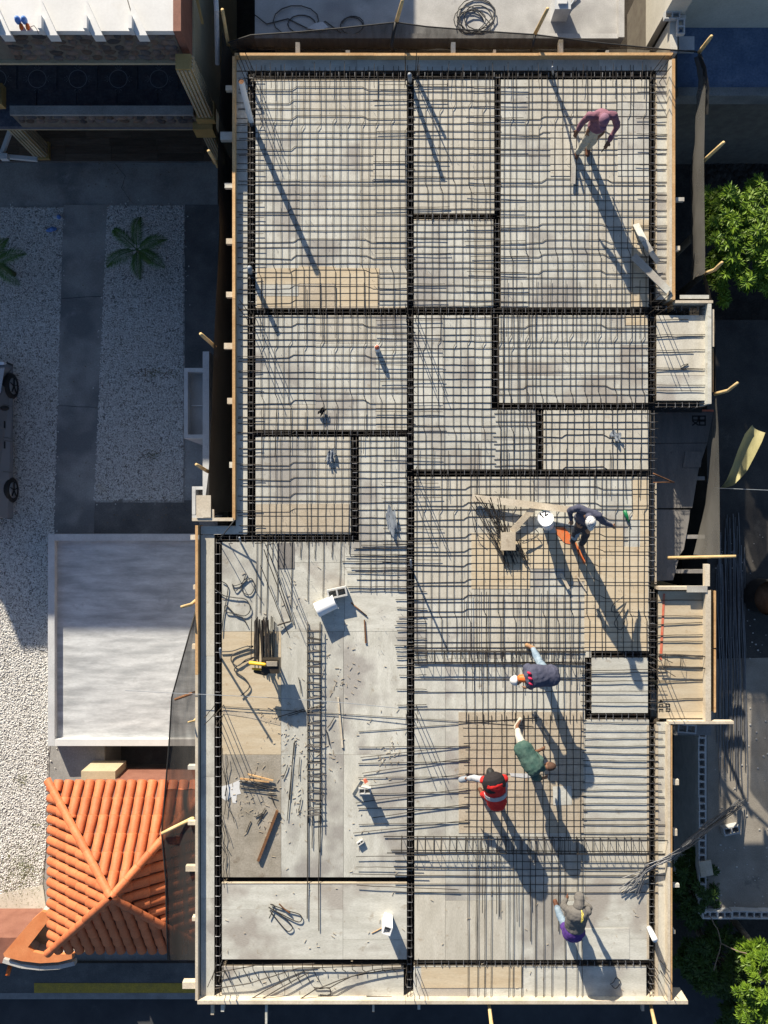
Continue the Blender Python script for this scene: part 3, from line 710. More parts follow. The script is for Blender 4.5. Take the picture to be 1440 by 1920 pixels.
# trough bottoms and side boards
def pbox(name, x0, y0, x1, y1, z0, z1, m, parent=None, zz=0.0):
    a = P(x0, y0, zz); b_ = P(x1, y1, zz)
    return MB().box(a.x, b_.x, b_.y, a.y, z0, z1).build(name, M[m] if isinstance(m, str) else m, parent or deck)
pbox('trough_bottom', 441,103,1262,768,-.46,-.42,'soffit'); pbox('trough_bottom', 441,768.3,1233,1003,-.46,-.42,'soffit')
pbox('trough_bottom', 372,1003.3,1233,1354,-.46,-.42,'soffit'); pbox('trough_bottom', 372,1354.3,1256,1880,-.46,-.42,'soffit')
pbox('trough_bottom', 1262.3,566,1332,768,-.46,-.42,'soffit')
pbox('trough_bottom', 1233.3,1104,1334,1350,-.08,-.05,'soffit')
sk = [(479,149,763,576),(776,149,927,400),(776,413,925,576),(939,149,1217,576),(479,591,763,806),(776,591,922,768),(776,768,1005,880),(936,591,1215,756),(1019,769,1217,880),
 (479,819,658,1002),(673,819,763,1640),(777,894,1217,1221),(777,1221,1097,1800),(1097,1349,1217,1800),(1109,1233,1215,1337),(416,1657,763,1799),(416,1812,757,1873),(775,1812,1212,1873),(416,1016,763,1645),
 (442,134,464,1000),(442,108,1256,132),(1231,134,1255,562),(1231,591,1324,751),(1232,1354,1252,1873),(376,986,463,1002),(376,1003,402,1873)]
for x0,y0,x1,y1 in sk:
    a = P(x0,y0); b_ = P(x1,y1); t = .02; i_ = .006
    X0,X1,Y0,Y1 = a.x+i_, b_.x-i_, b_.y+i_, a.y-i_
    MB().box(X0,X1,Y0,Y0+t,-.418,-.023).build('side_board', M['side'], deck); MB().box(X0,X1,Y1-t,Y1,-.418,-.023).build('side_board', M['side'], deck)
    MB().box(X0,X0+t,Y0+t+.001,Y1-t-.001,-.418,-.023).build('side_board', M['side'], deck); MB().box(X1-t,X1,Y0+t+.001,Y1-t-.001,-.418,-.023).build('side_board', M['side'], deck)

# rim boards (outline measured on their top edge)
RZ = .15
def rim(x0, y0, x1, y1, m='pine', z1=RZ, z0=-.30, name='rim_board', jag=0):
    a = P(x0,y0,z1); b_ = P(x1,y1,z1)
    return MB().box(a.x, b_.x, b_.y, a.y, z0, z1).build(name, M[m], deck)
rim(435.5,105,441,560); rim(435.5,560.3,441,975,z1=.147)
rim(440,99,700,104,'pine'); rim(700.3,99.3,1010,104.2,'pine',z1=.153); rim(1010.3,98.5,1262,103.7)
rim(1255,112,1260,561,'pine_w',z1=.152); rim(1260.3,110,1266,562)
rim(1266.5,563,1337,568,'pine_w'); pbox('cover_board',1271,556,1325,563,.10,.118,'ply')
rim(1327,569,1334,757,'ply_h',z1=.148); rim(1334.4,580,1339,650,'pine_w',z1=.10); rim(1334.4,652,1338,735,'pine',z1=.06)
rim(1235,1100,1327,1106,'pine_w',z0=-.08); pbox('cover_board',1282,1097,1320,1109,.152,.168,'ply')
rim(1323,1107,1333,1352,'pine_w',z0=-.08); rim(1339,1108,1342.5,1215,'pine',z1=.05); rim(1339,1218,1342.5,1336,'pine',z1=.05)
rim(1322,1058,1331,1099,'pine_w',z1=.17,z0=.06); rim(1254,1352.5,1376,1357.5,'pine_w',z1=.155,z0=.02)
rim(1252,1358,1257,1880,'pine_w'); rim(1257.3,1360,1260.5,1875,'pine',z1=.14)
rim(370,1876,760,1883,'pine_w'); rim(760.4,1876.5,1290,1883,'pine_w',z1=.146)
rim(366,985,371,1265,'pine'); rim(366,1265.4,371,1876,'pine_w',z1=.147)
rim(360,971,437,977,'pine_w',z1=.16); pbox('cover_board',372,929,399,970,.17,.19,'pine_w'); pbox('cover_board',400,955,404,971,.10,.16,'pine_w')
rim(357,1003,372,1012,'pine_w',z1=.145,z0=.05)
pbox('eave_edge_board',1260.8,563,1263,580,-.3,0,'pine')
# raw batten edges along troughs
for x0,y0,x1,y1 in [(1229.6,150,1232,560),(470,149.5,760,151.5),(776,411.2,925,413),(480,575,760,577.4),(416,1655.3,763,1657.3),(1213,1360,1217,1798),(1229,1360,1234,1870),(1228.5,905,1231,1095)]:
    rim(x0,y0,x1,y1,'ply_brown' if random.random() < .7 else 'pine_w',z1=.004,z0=-.06,name='batten')
# cleats
for x0,y0,x1,y1 in [(423,160,436,169),(413,247,436,262),(421,343,436,352),(424,447,436,457),(424,547,436,557),(420,643,436,654),(426,746,436,757),(430,866,436,877),
   (554,79,562,99),(648,94,656,99),(846,79,854,99),(1048,74,1056,99),(1136,94,1142,99),(925,93,930,99),
   (1267,370,1283,377),(1267,461,1275,469),(1262,1462,1273,1472),(1262,1555,1270,1567),(1262,1658,1274,1664),(1262,1744,1266,1751),
   (352,1436,366,1443),(352,1540,366,1547),(348,1624,366,1634),(360,1720,366,1727),(342,1842,366,1854),(362,1097,366,1105),(360,1208,366,1217),
   (395,1884,401,1903),(414,1884,420,1897),(497,1884,501,1920),(698,1884,702,1897),(783,1884,788,1893),(1203,1884,1208,1896)]:
    rim(x0,y0,x1,y1,random.choice(('ply_h','pine_w')),z1=random.uniform(.02,.08),z0=-.06,name='cleat')

# storey below: block walls, slab props
pbox('ground_wall', 452,125,468,1000,GZ,-.465,'block'); pbox('ground_wall', 452,108,1245,124.7,GZ,-.465,'block')
pbox('ground_wall', 1222,125,1232,1870,GZ,-.465,'block'); pbox('ground_wall', 385,1004,400,1870,GZ,-.465,'block')
pbox('ground_wall', 385,1870.5,1232,1878,GZ,-.465,'block'); pbox('ground_wall', 762,125,775,1870,GZ,-.466,'block')
for x, y in [(1325,575),(1325,745),(1325,1115),(1325,1340),(1290,745),(1290,1115)]:
    a = P(x,y); MB().tube([(a.x,a.y,YZ-1.6),(a.x,a.y,-.465)], .045, 8).build('prop', M['stake'], deck)

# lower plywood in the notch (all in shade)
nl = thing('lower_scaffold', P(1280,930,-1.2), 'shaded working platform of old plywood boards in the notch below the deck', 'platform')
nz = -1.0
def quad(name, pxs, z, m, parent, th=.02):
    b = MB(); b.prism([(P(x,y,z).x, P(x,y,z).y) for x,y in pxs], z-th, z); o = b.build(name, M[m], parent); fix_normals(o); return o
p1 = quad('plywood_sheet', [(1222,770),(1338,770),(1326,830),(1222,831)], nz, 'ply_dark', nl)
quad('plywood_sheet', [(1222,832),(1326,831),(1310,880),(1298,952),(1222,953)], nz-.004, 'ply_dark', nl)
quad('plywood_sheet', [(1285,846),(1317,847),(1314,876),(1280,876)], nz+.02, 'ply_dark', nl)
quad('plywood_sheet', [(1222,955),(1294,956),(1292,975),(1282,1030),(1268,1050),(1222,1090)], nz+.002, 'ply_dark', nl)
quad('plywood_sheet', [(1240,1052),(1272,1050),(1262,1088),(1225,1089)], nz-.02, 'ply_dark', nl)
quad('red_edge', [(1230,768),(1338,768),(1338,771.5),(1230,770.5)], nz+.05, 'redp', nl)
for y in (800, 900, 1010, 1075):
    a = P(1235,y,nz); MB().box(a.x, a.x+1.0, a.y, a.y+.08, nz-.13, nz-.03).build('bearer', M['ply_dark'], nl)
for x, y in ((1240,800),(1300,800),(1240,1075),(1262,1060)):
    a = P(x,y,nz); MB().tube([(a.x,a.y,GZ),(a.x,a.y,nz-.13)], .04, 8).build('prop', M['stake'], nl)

# stencil strokes
STK = {'O':[[(0,0),(1,0),(1,1.4),(0,1.4),(0,0)]], '0':[[(0,0),(1,0),(1,1.4),(0,1.4),(0,0)]], 'X':[[(0,0),(1,1.4)],[(1,0),(0,1.4)]],
       '1':[[(.2,1.1),(.5,1.4),(.5,0)]], '2':[[(0,1.2),(.5,1.4),(1,1.1),(0,0),(1,0)]], '4':[[(.8,0),(.8,1.4),(0,.45),(1,.45)]], '6':[[(1,1.4),(0,.8),(0,0),(1,0),(1,.7),(0,.7)]],
       'N':[[(0,0),(0,1.4),(1,0),(1,1.4)]], 'D':[[(0,0),(0,1.4),(.8,1.1),(1,.7),(.8,.3),(0,0)]], 'S':[[(1,1.3),(.3,1.4),(0,1.0),(1,.5),(.7,0),(0,.1)]],
       'E':[[(1,0),(0,0),(0,1.4),(1,1.4)],[(0,.7),(.8,.7)]], 'G':[[(1,1.2),(.5,1.4),(0,1),(0,.3),(.5,0),(1,.3),(1,.7),(.5,.7)]], 'A':[[(0,0),(.5,1.4),(1,0)],[(.2,.5),(.8,.5)]]}
def text(name, s, o, ux, uy, size, lw, m, parent, adv=1.5):
    o = Vector(o); ux = Vector(ux).normalized(); uy = Vector(uy).normalized(); b = MB(); nrm = ux.cross(uy)
    x = 0
    for ch in s:
        for pl_ in STK.get(ch, []):
            for p, q in zip(pl_, pl_[1:]):
                a = o + ux*(x+p[0])*size + uy*p[1]*size; c = o + ux*(x+q[0])*size + uy*q[1]*size
                if (c-a).length < 1e-6: continue
                d = (c-a).normalized(); a -= d*lw*.4; c += d*lw*.4; sd = nrm.cross(d)*lw/2
                b.poly([a-sd, c-sd, c+sd, a+sd])
        x += adv
    return b.build(name, M[m], parent)
o_ = P(1314,792,nz+.003)
text('stencil', 'XO', P(1317,797,nz)+Vector((-.09,.0,.002)), (0,1,0), (-1,0,0), .085, .03, 'ink', p1, 1.25)
text('stencil', 'OO', P(1330,797,nz)+Vector((-.09,.0,.002)), (0,1,0), (-1,0,0), .085, .03, 'ink', p1, 1.25)
text('stencil', '4OE', P(1236,1312)+Vector((0,0,.004)), (0,-1,0), (1,0,0), .05, .017, 'ink', deck, 1.9)
text('stencil', 'OO', P(1249,1320)+Vector((0,0,.004)), (0,-1,0), (1,0,0), .05, .017, 'ink', deck, 1.9)

# ================================================================== REINFORCEMENT
def bar_mesh(pts, r, n=5, m='rebar', name='bar'):
    b = MB(); b.smooth = True; b.tube(pts, r, n, cap=False); return b
def wig(a, b_, k=7, j=.006):
    a = Vector(a); b_ = Vector(b_); out = []
    for i in range(k+1):
        p = a.lerp(b_, i/k); out.append(p + Vector((random.uniform(-j,j), random.uniform(-j,j), random.uniform(-.002,.002) if 0 < i < k else 0)))
    return out
def refine(pts, k=3, j=.004):
    out = []
    for p, q in zip(pts, pts[1:]):
        for i in range(k): out.append(Vector(p).lerp(Vector(q), i/k) + Vector((random.uniform(-j,j), random.uniform(-j,j), 0)))
    out.append(Vector(pts[-1])); return out

def mat_bars(label, x0, x1, y0, y1, vp=13.8, hp=14.4, xc=None, yc=None, ex=(12,12,12,12), vx=None, hy=None, z=.008, group='rebar mats tied over the deck bays', stag=6):
    """a tied mat; xc / yc: photo positions of the cranks of the horizontal / vertical bars"""
    t = thing('rebar_mat', P((x0+x1)/2, (y0+y1)/2, 0), label, 'rebar mat', group)
    xs = vx if vx else [x0+5+vp*i for i in range(int((x1-x0-6)/vp)+1)]
    ys = hy if hy else [y0+6+hp*i for i in range(int((y1-y0-8)/hp)+1)]
    r = .0060
    for i, y in enumerate(ys):
        y += random.gauss(0, 1.3); a, c = x0-ex[0]+random.uniform(-3,3), x1+ex[1]+random.uniform(-3,3)
        if xc and i % 2:
            L, Rr = xc[0]+random.gauss(0,2.5), xc[1]+random.gauss(0,4); pts = [(a, y+stag+random.gauss(0,1.5)), (L-9, y+stag+random.uniform(-1,1)), (L, y), (Rr, y+random.uniform(-1,1)), (Rr+12, y+stag), (c, y+stag)]
            if c < Rr+20 or random.random() < .2: pts = pts[:3]+[(c, y)]
            if random.random() < .3: pts = [(a, y+3), (c, y+3)]
        else: pts = [(a, y), (c, y+random.uniform(-1.5,1.5))]
        w_ = [P(px, py, 0)+Vector((0,0,z)) for px, py in pts]
        w_ = refine(w_, 3 if len(pts) > 2 else 8, .005)
        bar_mesh(w_, r).build('bar', M['rebar'], t, origin=w_[0])
    for i, x in enumerate(xs):
        x += random.gauss(0, 1.6); a, c = y0-ex[2]+random.uniform(-3,3), y1+ex[3]+random.uniform(-3,3)
        if yc and i % 2:
            T, B = yc[0]+random.gauss(0,5), yc[1]+random.gauss(0,5); pts = [(x+5, a), (x+5, T-8), (x, T), (x, B), (x+5, B+10), (x+5, c)]
        else: pts = [(x, a), (x+random.uniform(-1.5,1.5), c)]
        w_ = [P(px, py, 0)+Vector((0,0,z+.0145)) for px, py in pts]
        w_ = refine(w_, 3 if len(pts) > 2 else 8, .005)
        bar_mesh(w_, r).build('bar', M['rebar'], t, origin=w_[0])
    return t
mat_bars('large rebar mat over the upper left bay holding the long pipe shadow', 466,770,140,582, xc=(554,686), yc=(235,500), ex=(20,6,14,6))
mat_bars('narrow rebar mat over the upper middle bay between the two long beams', 777,930,140,404, yc=(210,345), ex=(8,8,14,8))
mat_bars('small square rebar mat over the bay just below the short cross beam', 777,928,412,582, ex=(6,6,4,6))
mat_bars('rebar mat under the worker in the purple top, upper right bay', 938,1222,140,580, xc=(1020,1134), yc=(225,470), ex=(8,28,14,8))
mat_bars('rebar mat over the left bay with the red topped bottle', 470,768,586,810, xc=(553,680), yc=(655,745), ex=(22,8,6,6))
mat_bars('rebar mat over the middle bay right of the red topped bottle', 776,1006,592,884, hp=14.2, yc=(650,800), ex=(8,-76,6,8))
mat_bars('rebar mat over the right bay beside the small balcony bay', 938,1218,588,760, xc=(990,1130), yc=(640,735), ex=(6,8,6,6))
mat_bars('rebar mat over the small bay left of the shortest vertical beam', 932,1006,768,884, hp=14.2, ex=(6,6,4,6))
mat_bars('rebar mat over the small right bay with the dark rag', 1016,1218,768,884, xc=(1060,1130), ex=(6,14,4,6))
mat_bars('rebar mat over the small left bay above the open plywood area', 470,662,818,1006, xc=(553,700), ex=(22,8,6,14))
mat_bars('narrow rebar mat with loose lower ends beside the main beam', 672,766,818,1100, hp=14.6, ex=(6,8,6,10))
mat_bars('biggest rebar mat, under the worker in the white patterned cap', 776,1218,892,1222, xc=(880,1122), yc=(960,1150), ex=(8,12,6,10))
mat_bars('open rebar mat under the bending worker with the orange collar', 776,1098,1236,1344, vx=[872,888,903,914,930,945,960,967,983,994,1005,1018,1032,1046,1055,1068,1082,1092], hp=28.5, ex=(6,4,20,10))
mat_bars('rebar mat on brown plywood between the green and the red clad workers', 874,1094,1345,1562, vp=14.0, hp=14.3, ex=(4,4,6,14))
def loose_bars(label, segs, z=.03, r=.0070, name='loose_bars', group=None, m='rebar', k=6, j=.006, cat='rebar'):
    c = P(segs[0][0], segs[0][1]); t = thing(name, c, label, cat, group)
    for s in segs:
        za = s[4] if len(s) > 4 else z; zb = s[5] if len(s) > 5 else za
        a = P(s[0], s[1], za); b_ = P(s[2], s[3], zb)
        w_ = wig(a, b_, k, j); bar_mesh(w_, r*random.uniform(.85,1.15)).build('bar', M[m], t, origin=w_[0])
    return t
rnd = random.uniform
# fans left of the brown plywood
loose_bars('fan of slightly slanted bars crossing the main beam left of the brown plywood',
   [(671+rnd(-12,30),1378+i*14.2+rnd(-2,2), 880, 1352+i*14.2+rnd(-3,3)) for i in range(3,14,2)], z=.03, group='loose bars laid across the main beam')
loose_bars('straight bars crossing the main beam beside the brown plywood sheet', [(672,1402+i*28.6+rnd(-2,2), 880, 1399+i*28.6) for i in range(6)], z=.02, group='loose bars laid across the main beam')
loose_bars('pair of long bars reaching far left from the main beam above the brown plywood', [(416,1324,1000,1362),(672,1372,1010,1345)], z=.012, r=.006, group='loose bars laid across the main beam')
loose_bars('level bars spanning the plain grey bay right of the green clad worker', [(1090+rnd(-4,8),1356+i*13.6+rnd(-3,3), 1248-rnd(0,14), 1358+i*13.6+rnd(-2,3)) for i in range(16)], z=.016, group='level bars over the right edge beam')
loose_bars('level bars over the lower bay beneath the split cage line', [(740,1600+i*14.3+rnd(-2,2), 1250-(i%3)*8, 1598+i*14.3+rnd(0,9)) for i in range(6)], z=.016, group='level bars over the right edge beam')
loose_bars('bars crossing the main beam left of the lower bay', [(660,1638,800,1642),(668,1660,860,1668),(668,1606,800,1604),(668,1625,790,1627)], z=.06, group='loose bars laid across the main beam')
vx = [877,893,897,910,922,937,955,963,979,995,1003,1020,1034,1048,1058,1082,1091]
loose_bars('long vertical bars running to the bottom board behind the hooded worker', [(x+rnd(-1,1), 1572, x+rnd(-2,2), 1870-(i%4==1)*rnd(0,160)) for i, x in enumerate(vx)], z=.034, group='long vertical bars in the lower bays')
loose_bars('short dark vertical bars ending in the open lower bay', [(x, 1590, x+rnd(-1,1), 1690+rnd(-10,40)) for x in (905,931,969,994,1047)], z=.06, group='long vertical bars in the lower bays')
loose_bars('stub bar ends sticking out left of the main beam below the white pail', [(742+rnd(-3,6), y, 800, y+rnd(-1,1)) for y in (1108,1124,1140,1157,1165,1173,1182,1196,1210,1218,1226,1234,1248,1266,1292,1322)], z=.02, group='loose bars laid across the main beam')
loose_bars('bar ends hanging over the open plywood below the left cross beam', [(x+2, 1000, x, e) for x, e in ((480,1160),(488,1150),(500,1160),(510,1050),(520,1130),(532,1068),(546,1140),(563,1045),(577,1128),(590,1048),(605,1120),(622,1045),(637,1098),(655,1040))], z=.018, group='bar ends over the open plywood')
loose_bars('level bar ends over the open plywood right of centre', [(648+rnd(-10,30), y, 775, y+rnd(-2,2)) for y in (1022,1028,1040,1044,1052,1066,1073,1100,1106)], z=.02, group='bar ends over the open plywood')
loose_bars('bars over the upper balcony bay on the right edge', [(1215,y,e,y+rnd(-4,3)) for y, e in ((628,1325),(633,1318),(657,1322),(662,1300),(690,1322),(694,1318),(722,1322),(732,1320),(600,1290))], z=.018, group='bars over the balcony bays')
loose_bars('bars over the tan lower balcony bay on the right edge', [(1215,y,e,y+rnd(-5,4)) for y, e in ((1125,1322),(1155,1322),(1172,1316),(1192,1320),(1203,1320),(1280,1320),(1313,1320))], z=.018, group='bars over the balcony bays')
loose_bars('level bars over the pale bay beside the short vertical beam', [(1088,y,1250,y+rnd(-4,4)) for y in (1258,1262,1278,1296,1316)], z=.04, group='bars over the balcony bays')
# short top bars over the beams (double the pitch beside each support)
def top_bars(label, vert, pos, a, b_, pitch, half, z=.035):
    t = thing('top_bars', P(*( (pos,(a+b_)/2) if vert else ((a+b_)/2,pos) )), label, 'rebar', 'short top bars over the beams')
    q = a
    while q < b_:
        l0, l1 = half*rnd(.8,1.05), half*rnd(.8,1.05); j = rnd(-1.5,1.5)
        w_ = wig(P(pos-l0,q+j), P(pos+l1,q+rnd(-2,2)), 5) if vert else wig(P(q+j,pos-l0), P(q+rnd(-2,2),pos+l1), 5)
        w_ = [p+Vector((0,0,z)) for p in w_]; bar_mesh(w_, .006).build('bar', M['rebar'], t, origin=w_[0]); q += pitch*random.choice((1,1,2))
top_bars('short top bars over the upper part of the main long beam', True, 769, 160, 575, 28.8, 72)
top_bars('short top bars over the main long beam beside the red topped bottle', True, 769, 600, 880, 28.6, 65)
top_bars('short top bars over the main long beam beside the biggest mat', True, 769, 905, 1100, 28.6, 60)
top_bars('short top bars over the second long beam at the top', True, 932, 165, 570, 28.8, 60)
top_bars('short top bars over the right edge beam at the top', True, 1222, 165, 560, 28.8, 34)
top_bars('short top bars over the left edge beam at the top', True, 470, 150, 1000, 28.8, 26)
top_bars('short vertical top bars over the upper left cross beam', False, 583, 490, 760, 27.6, 55)
top_bars('short vertical top bars over the upper right cross beam', False, 583, 950, 1210, 27.6, 60)
top_bars('short vertical top bars over the left cross beam by the dark rag', False, 812, 490, 760, 27.6, 45)
top_bars('short vertical top bars over the cross beam above the biggest mat', False, 886, 785, 1215, 27.6, 50)
top_bars('short vertical top bars over the dark line below the biggest mat', False, 1195, 870, 1090, 14.2, 95, z=.05)
top_bars('upright looking bar ends along the top edge beam, left half', False, 146, 480, 760, 27.8, 26, z=.09)
top_bars('upright looking bar ends along the top edge beam, right half', False, 146, 785, 1215, 27.8, 26, z=.09)

# beam cages
def cage(label, p0, p1, wd=.09, ht=.30, ztop=.022, pitch=.155, nb=2, group='beam cages in the dark troughs', m='rebar_l', end=0, name='beam_cage', jit=.5, rb=.0065, rs=.0055):
    a = P(*p0); b_ = P(*p1); d = b_-a; L = d.length; ang = math.atan2(d.y, d.x)
    t = thing(name, a, label, 'rebar cage', group); t.rotation_euler = (0,0,ang)
    for zz in (ztop-.012, ztop-ht+.012):
        for i in range(nb):
            y = (-wd/2+.012)+(wd-.024)*i/max(nb-1,1)
            pts = [Vector((x, y+random.uniform(-.004,.004), zz+random.uniform(-.003,.003))) for x in [L*q/8 for q in range(9)]]
            if end: pts[0].x -= end*random.uniform(.4,1); pts[-1].x += end*random.uniform(.4,1)
            b = MB(); b.smooth = True; b.tube(pts, rb, 5); me = b.mesh('long_bar', M['rebar'])
            o = bpy.data.objects.new('long_bar', me); C.objects.link(o); o.parent = t; WL[o.name] = a
    b = MB(); c = [(0,-wd/2,ztop),(0,wd/2,ztop),(0,wd/2,ztop-ht),(0,-wd/2,ztop-ht),(0,-wd/2,ztop),(0,-wd/2+.03,ztop-.03)]
    b.tube(c, rs, 4); me = b.mesh('stirrup', M[m])
    n = int(L/pitch)
    for i in range(n):
        o = bpy.data.objects.new('stirrup', me); C.objects.link(o); o.parent = t; WL[o.name] = a
        o.location = (pitch*(i+.5)+random.uniform(-.015,.015)*jit*2, random.uniform(-.006,.006), random.uniform(-.008,.008)); o.rotation_euler = (0,0,R(random.uniform(-6,6)*jit))
    return t
cage('cage in the left edge trough, upper half', (471,140),(471,576)); cage('cage in the left edge trough beside the two left bays', (471,590),(471,1003))
cage('cage in the main long trough, topmost length', (769,140),(769,576)); cage('cage in the main long trough beside the red topped bottle bay', (769,590),(769,880))
cage('cage in the main long trough beside the biggest mat', (769,893),(769,1225)); cage('cage in the main long trough beside the open plywood area', (769,1235),(769,1645))
cage('cage in the main long trough, lowest length', (769,1655),(767,1870))
cage('cage in the second long trough, above the short cross beam', (933,140),(933,400)); cage('cage in the second long trough, below the short cross beam', (932,412),(932,576)); cage('cage in the second long trough beside the small bay', (929,590),(929,755))
cage('cage in the right edge trough, topmost length', (1223,140),(1223,560)); cage('cage in the right edge trough beside the upper balcony', (1223,590),(1223,752)); cage('cage in the right edge trough beside the shaded notch', (1223,770),(1223,1095))
cage('cage in the right edge trough beside the tan balcony', (1223,1105),(1223,1350)); cage('cage in the right edge trough, lowest length', (1223,1360),(1221,1870))
cage('cage in the lower left edge trough, upper length', (409,1010),(409,1330),pitch=.2); cage('cage in the lower left edge trough, lower length', (409,1335),(409,1870),pitch=.2)
cage('cage in the short trough right of the left small bay', (665,820),(665,1003)); cage('cage in the shortest vertical trough', (1012,770),(1012,880)); cage('cage in the short trough left of the small pale bay', (1103,1235),(1103,1338))
cage('cage along the top edge trough, left length', (470,141),(765,141)); cage('cage along the top edge trough, right length', (775,141),(1225,141))
cage('cage in the short upper cross trough', (776,406),(928,406)); cage('cage in the upper left cross trough', (476,583),(763,583)); cage('cage in the upper cross trough, right of the main beam', (776,583),(1216,583)); cage('cage in the cross trough into the upper balcony', (1228,578),(1325,578))
cage('cage in the left cross trough by the dark rag', (476,812),(763,812)); cage('cage in the cross trough below the balcony bay', (936,762),(1215,762)); cage('cage of the trough along the lower edge of the upper balcony', (1228,760),(1322,760))
cage('cage in the cross trough above the biggest mat', (776,886),(1216,886)); cage('cage in the left cross trough above the open plywood', (408,1009),(668,1009)); cage('cage above the small pale bay', (1108,1227),(1216,1227)); cage('cage below the small pale bay', (1100,1343),(1216,1343))
cage('cage in the bottom cross trough, right length', (776,1806),(1216,1806),ztop=.03); 
# cages lying on the sheets
G2 = 'cages lying on top of the plywood'
cage('flat cage lying across the sheets above the bending worker', (776,1230),(1095,1232),wd=.26,ht=.14,ztop=.155,pitch=.17,group=G2,m='rebar',rb=.010)
cage('long flat cage lying across the sheets below the red vest worker', (745,1580),(1228,1583),wd=.30,ht=.16,ztop=.175,pitch=.16,group=G2,m='rebar',end=.3,rb=.0095)
cage('short cage crossing the tan lower balcony', (1232,1237),(1318,1240),wd=.26,ht=.12,ztop=.135,pitch=.32,group=G2,m='rebar',rb=.011)
cg = cage('long ladder like cage lying upright in the open plywood area', (589,1172),(590,1535),wd=.27,ht=.11,ztop=.125,pitch=.155,nb=2,group=G2,m='rebar',end=.1,rb=.011,jit=1.5,rs=.0085)
loose_bars('four long bar tails below the ladder like cage', [(577,1530,576,1722),(598,1530,598,1745),(586,1530,585,1590),(602,1530,600,1598)], z=.03, r=.010, group='bar ends over the open plywood')
# twisted cage in the bottom left strip
tw = thing('bent_cage', P(560,1835), 'twisted beam cage sagging across the bottom left strip', 'rebar cage')
for pts in ([(405,1850),(470,1838),(560,1812),(700,1806),(760,1803)], [(460,1876),(500,1852),(575,1815),(600,1812)], [(555,1875),(590,1850),(640,1832),(700,1812),(757,1808)], [(480,1876),(530,1845),(580,1818)], [(408,1818),(480,1806),(590,1803)], [(590,1850),(620,1845),(660,1825),(720,1815),(760,1811)]):
    w_ = refine([P(x,y,0)+Vector((0,0,random.uniform(.05,.12))) for x, y in pts], 4, .004); bar_mesh(w_, .0105).build('long_bar', M['rebar'], tw, origin=w_[0])
for i in range(18):
    x = 420+i*18.5; y = 1806; w_ = refine([P(x,y-6,0)+Vector((0,0,.11)), P(x+1,y+6,0)+Vector((0,0,.11)), P(x+ (14 if i < 10 else 7), y+(34 if i < 10 else 14),0)+Vector((0,0,.04))], 2, .004)
    bar_mesh(w_, .0075).build('stirrup', M['rebar'], tw, origin=w_[0])

# column starter bars
def starters(px, py, n, h, lean, label, r=.008):
    c = P(px, py); t = thing('starter_bars', c, label, 'rebar', 'column starter bars')
    offs = [(-.09,-.09),(.09,-.09),(.09,.09),(-.09,.09),(0,-.1),(0,.1)][:n]
    for ox, oy in offs:
        a = c + Vector((ox,oy,-.35)); q = c + Vector((ox+lean[0]+random.uniform(-.05,.05), oy+lean[1]+random.uniform(-.05,.05), h*random.uniform(.85,1.05)))
        w_ = refine([a, (a+q)/2+Vector((.01,0,0)), q], 3, .004); bar_mesh(w_, r).build('bar', M['rebar'], t, origin=w_[0])
starters(472,150,4,.85,(-.05,0),'starter bars at the top left deck corner')
starters(769,150,4,.85,(0,.05),'starter bars where the main beam meets the top edge')
starters(1222,150,4,.55,(.15,.1),'starter bars at the top right deck corner')
starters(472,592,4,.9,(0,0),'starter bars on the left edge at the bay with the red topped bottle')
starters(770,592,4,.8,(0,.0),'starter bars on the main beam at the upper cross beam')
starters(1224,580,4,.8,(0,0),'starter bars at the corner of the upper balcony')
starters(770,890,4,.8,(0,0),'starter bars on the main beam at the corner of the biggest mat')
starters(409,1012,2,.6,(.3,0),'starter bars at the notch corner on the left')
starters(505,1010,4,.95,(0,0),'starter bars standing above the cut bundle')
starters(410,1330,4,.9,(0,0),'starter bars on the lower left edge beside the tan sheet')
starters(770,1330,4,.8,(0,0),'starter bars on the main beam left of the brown plywood')
starters(1226,1240,4,.85,(0,0),'starter bars at the tan balcony corner')
starters(410,1812,4,.6,(.05,0),'starter bars at the bottom left deck corner')
starters(770,1815,4,.45,(0,0),'starter bars at the bottom of the main beam')
starters(1226,1812,4,.5,(.05,0),'starter bars at the bottom right deck corner')
# ================================================================== NETS AND STAKES
def grid_net(name, rows, m, label, group=None, wob=.03, parent=None, sub=4):
    """rows: list of equal length point rows (Vectors); interpolated sheet"""
    b = MB(); b.smooth = True; k = len(rows[0])
    R_ = []
    for r in rows:
        rr = []
        for p, q in zip(r, r[1:]):
            for i in range(sub): rr.append(p.lerp(q, i/sub))
        rr.append(r[-1]); R_.append(rr)
    S = []
    for r0, r1 in zip(R_, R_[1:]):
        for i in range(3): S.append([p.lerp(q, i/3) for p, q in zip(r0, r1)])
    S.append(R_[-1]); n = len(S[0])
    for i, r in enumerate(S):
        for j, p in enumerate(r):
            e = wob if 0 < i < len(S)-1 else 0
            b.v.append(tuple(p + Vector((random.uniform(-e,e), random.uniform(-e,e), random.uniform(-e,e)))))
    for i in range(len(S)-1):
        for j in range(n-1): b.face((i*n+j, i*n+j+1, (i+1)*n+j+1, (i+1)*n+j))
    return b.build(name, m, parent, label=label, cat='netting', group=group)
NG = 'debris nets round the deck'
top = [(428,80,.12),(470,66,.2),(560,60,.24),(640,53,.26),(742,42,.34),(800,50,.28),(900,58,.24),(1003,65,.22),(1120,80,.16),(1240,92,.1),(1312,98,.1)]
bot = [(437,100),(480,98),(560,98),(640,98),(740,98),(800,98),(900,98),(1003,98),(1120,98),(1240,98),(1300,99)]
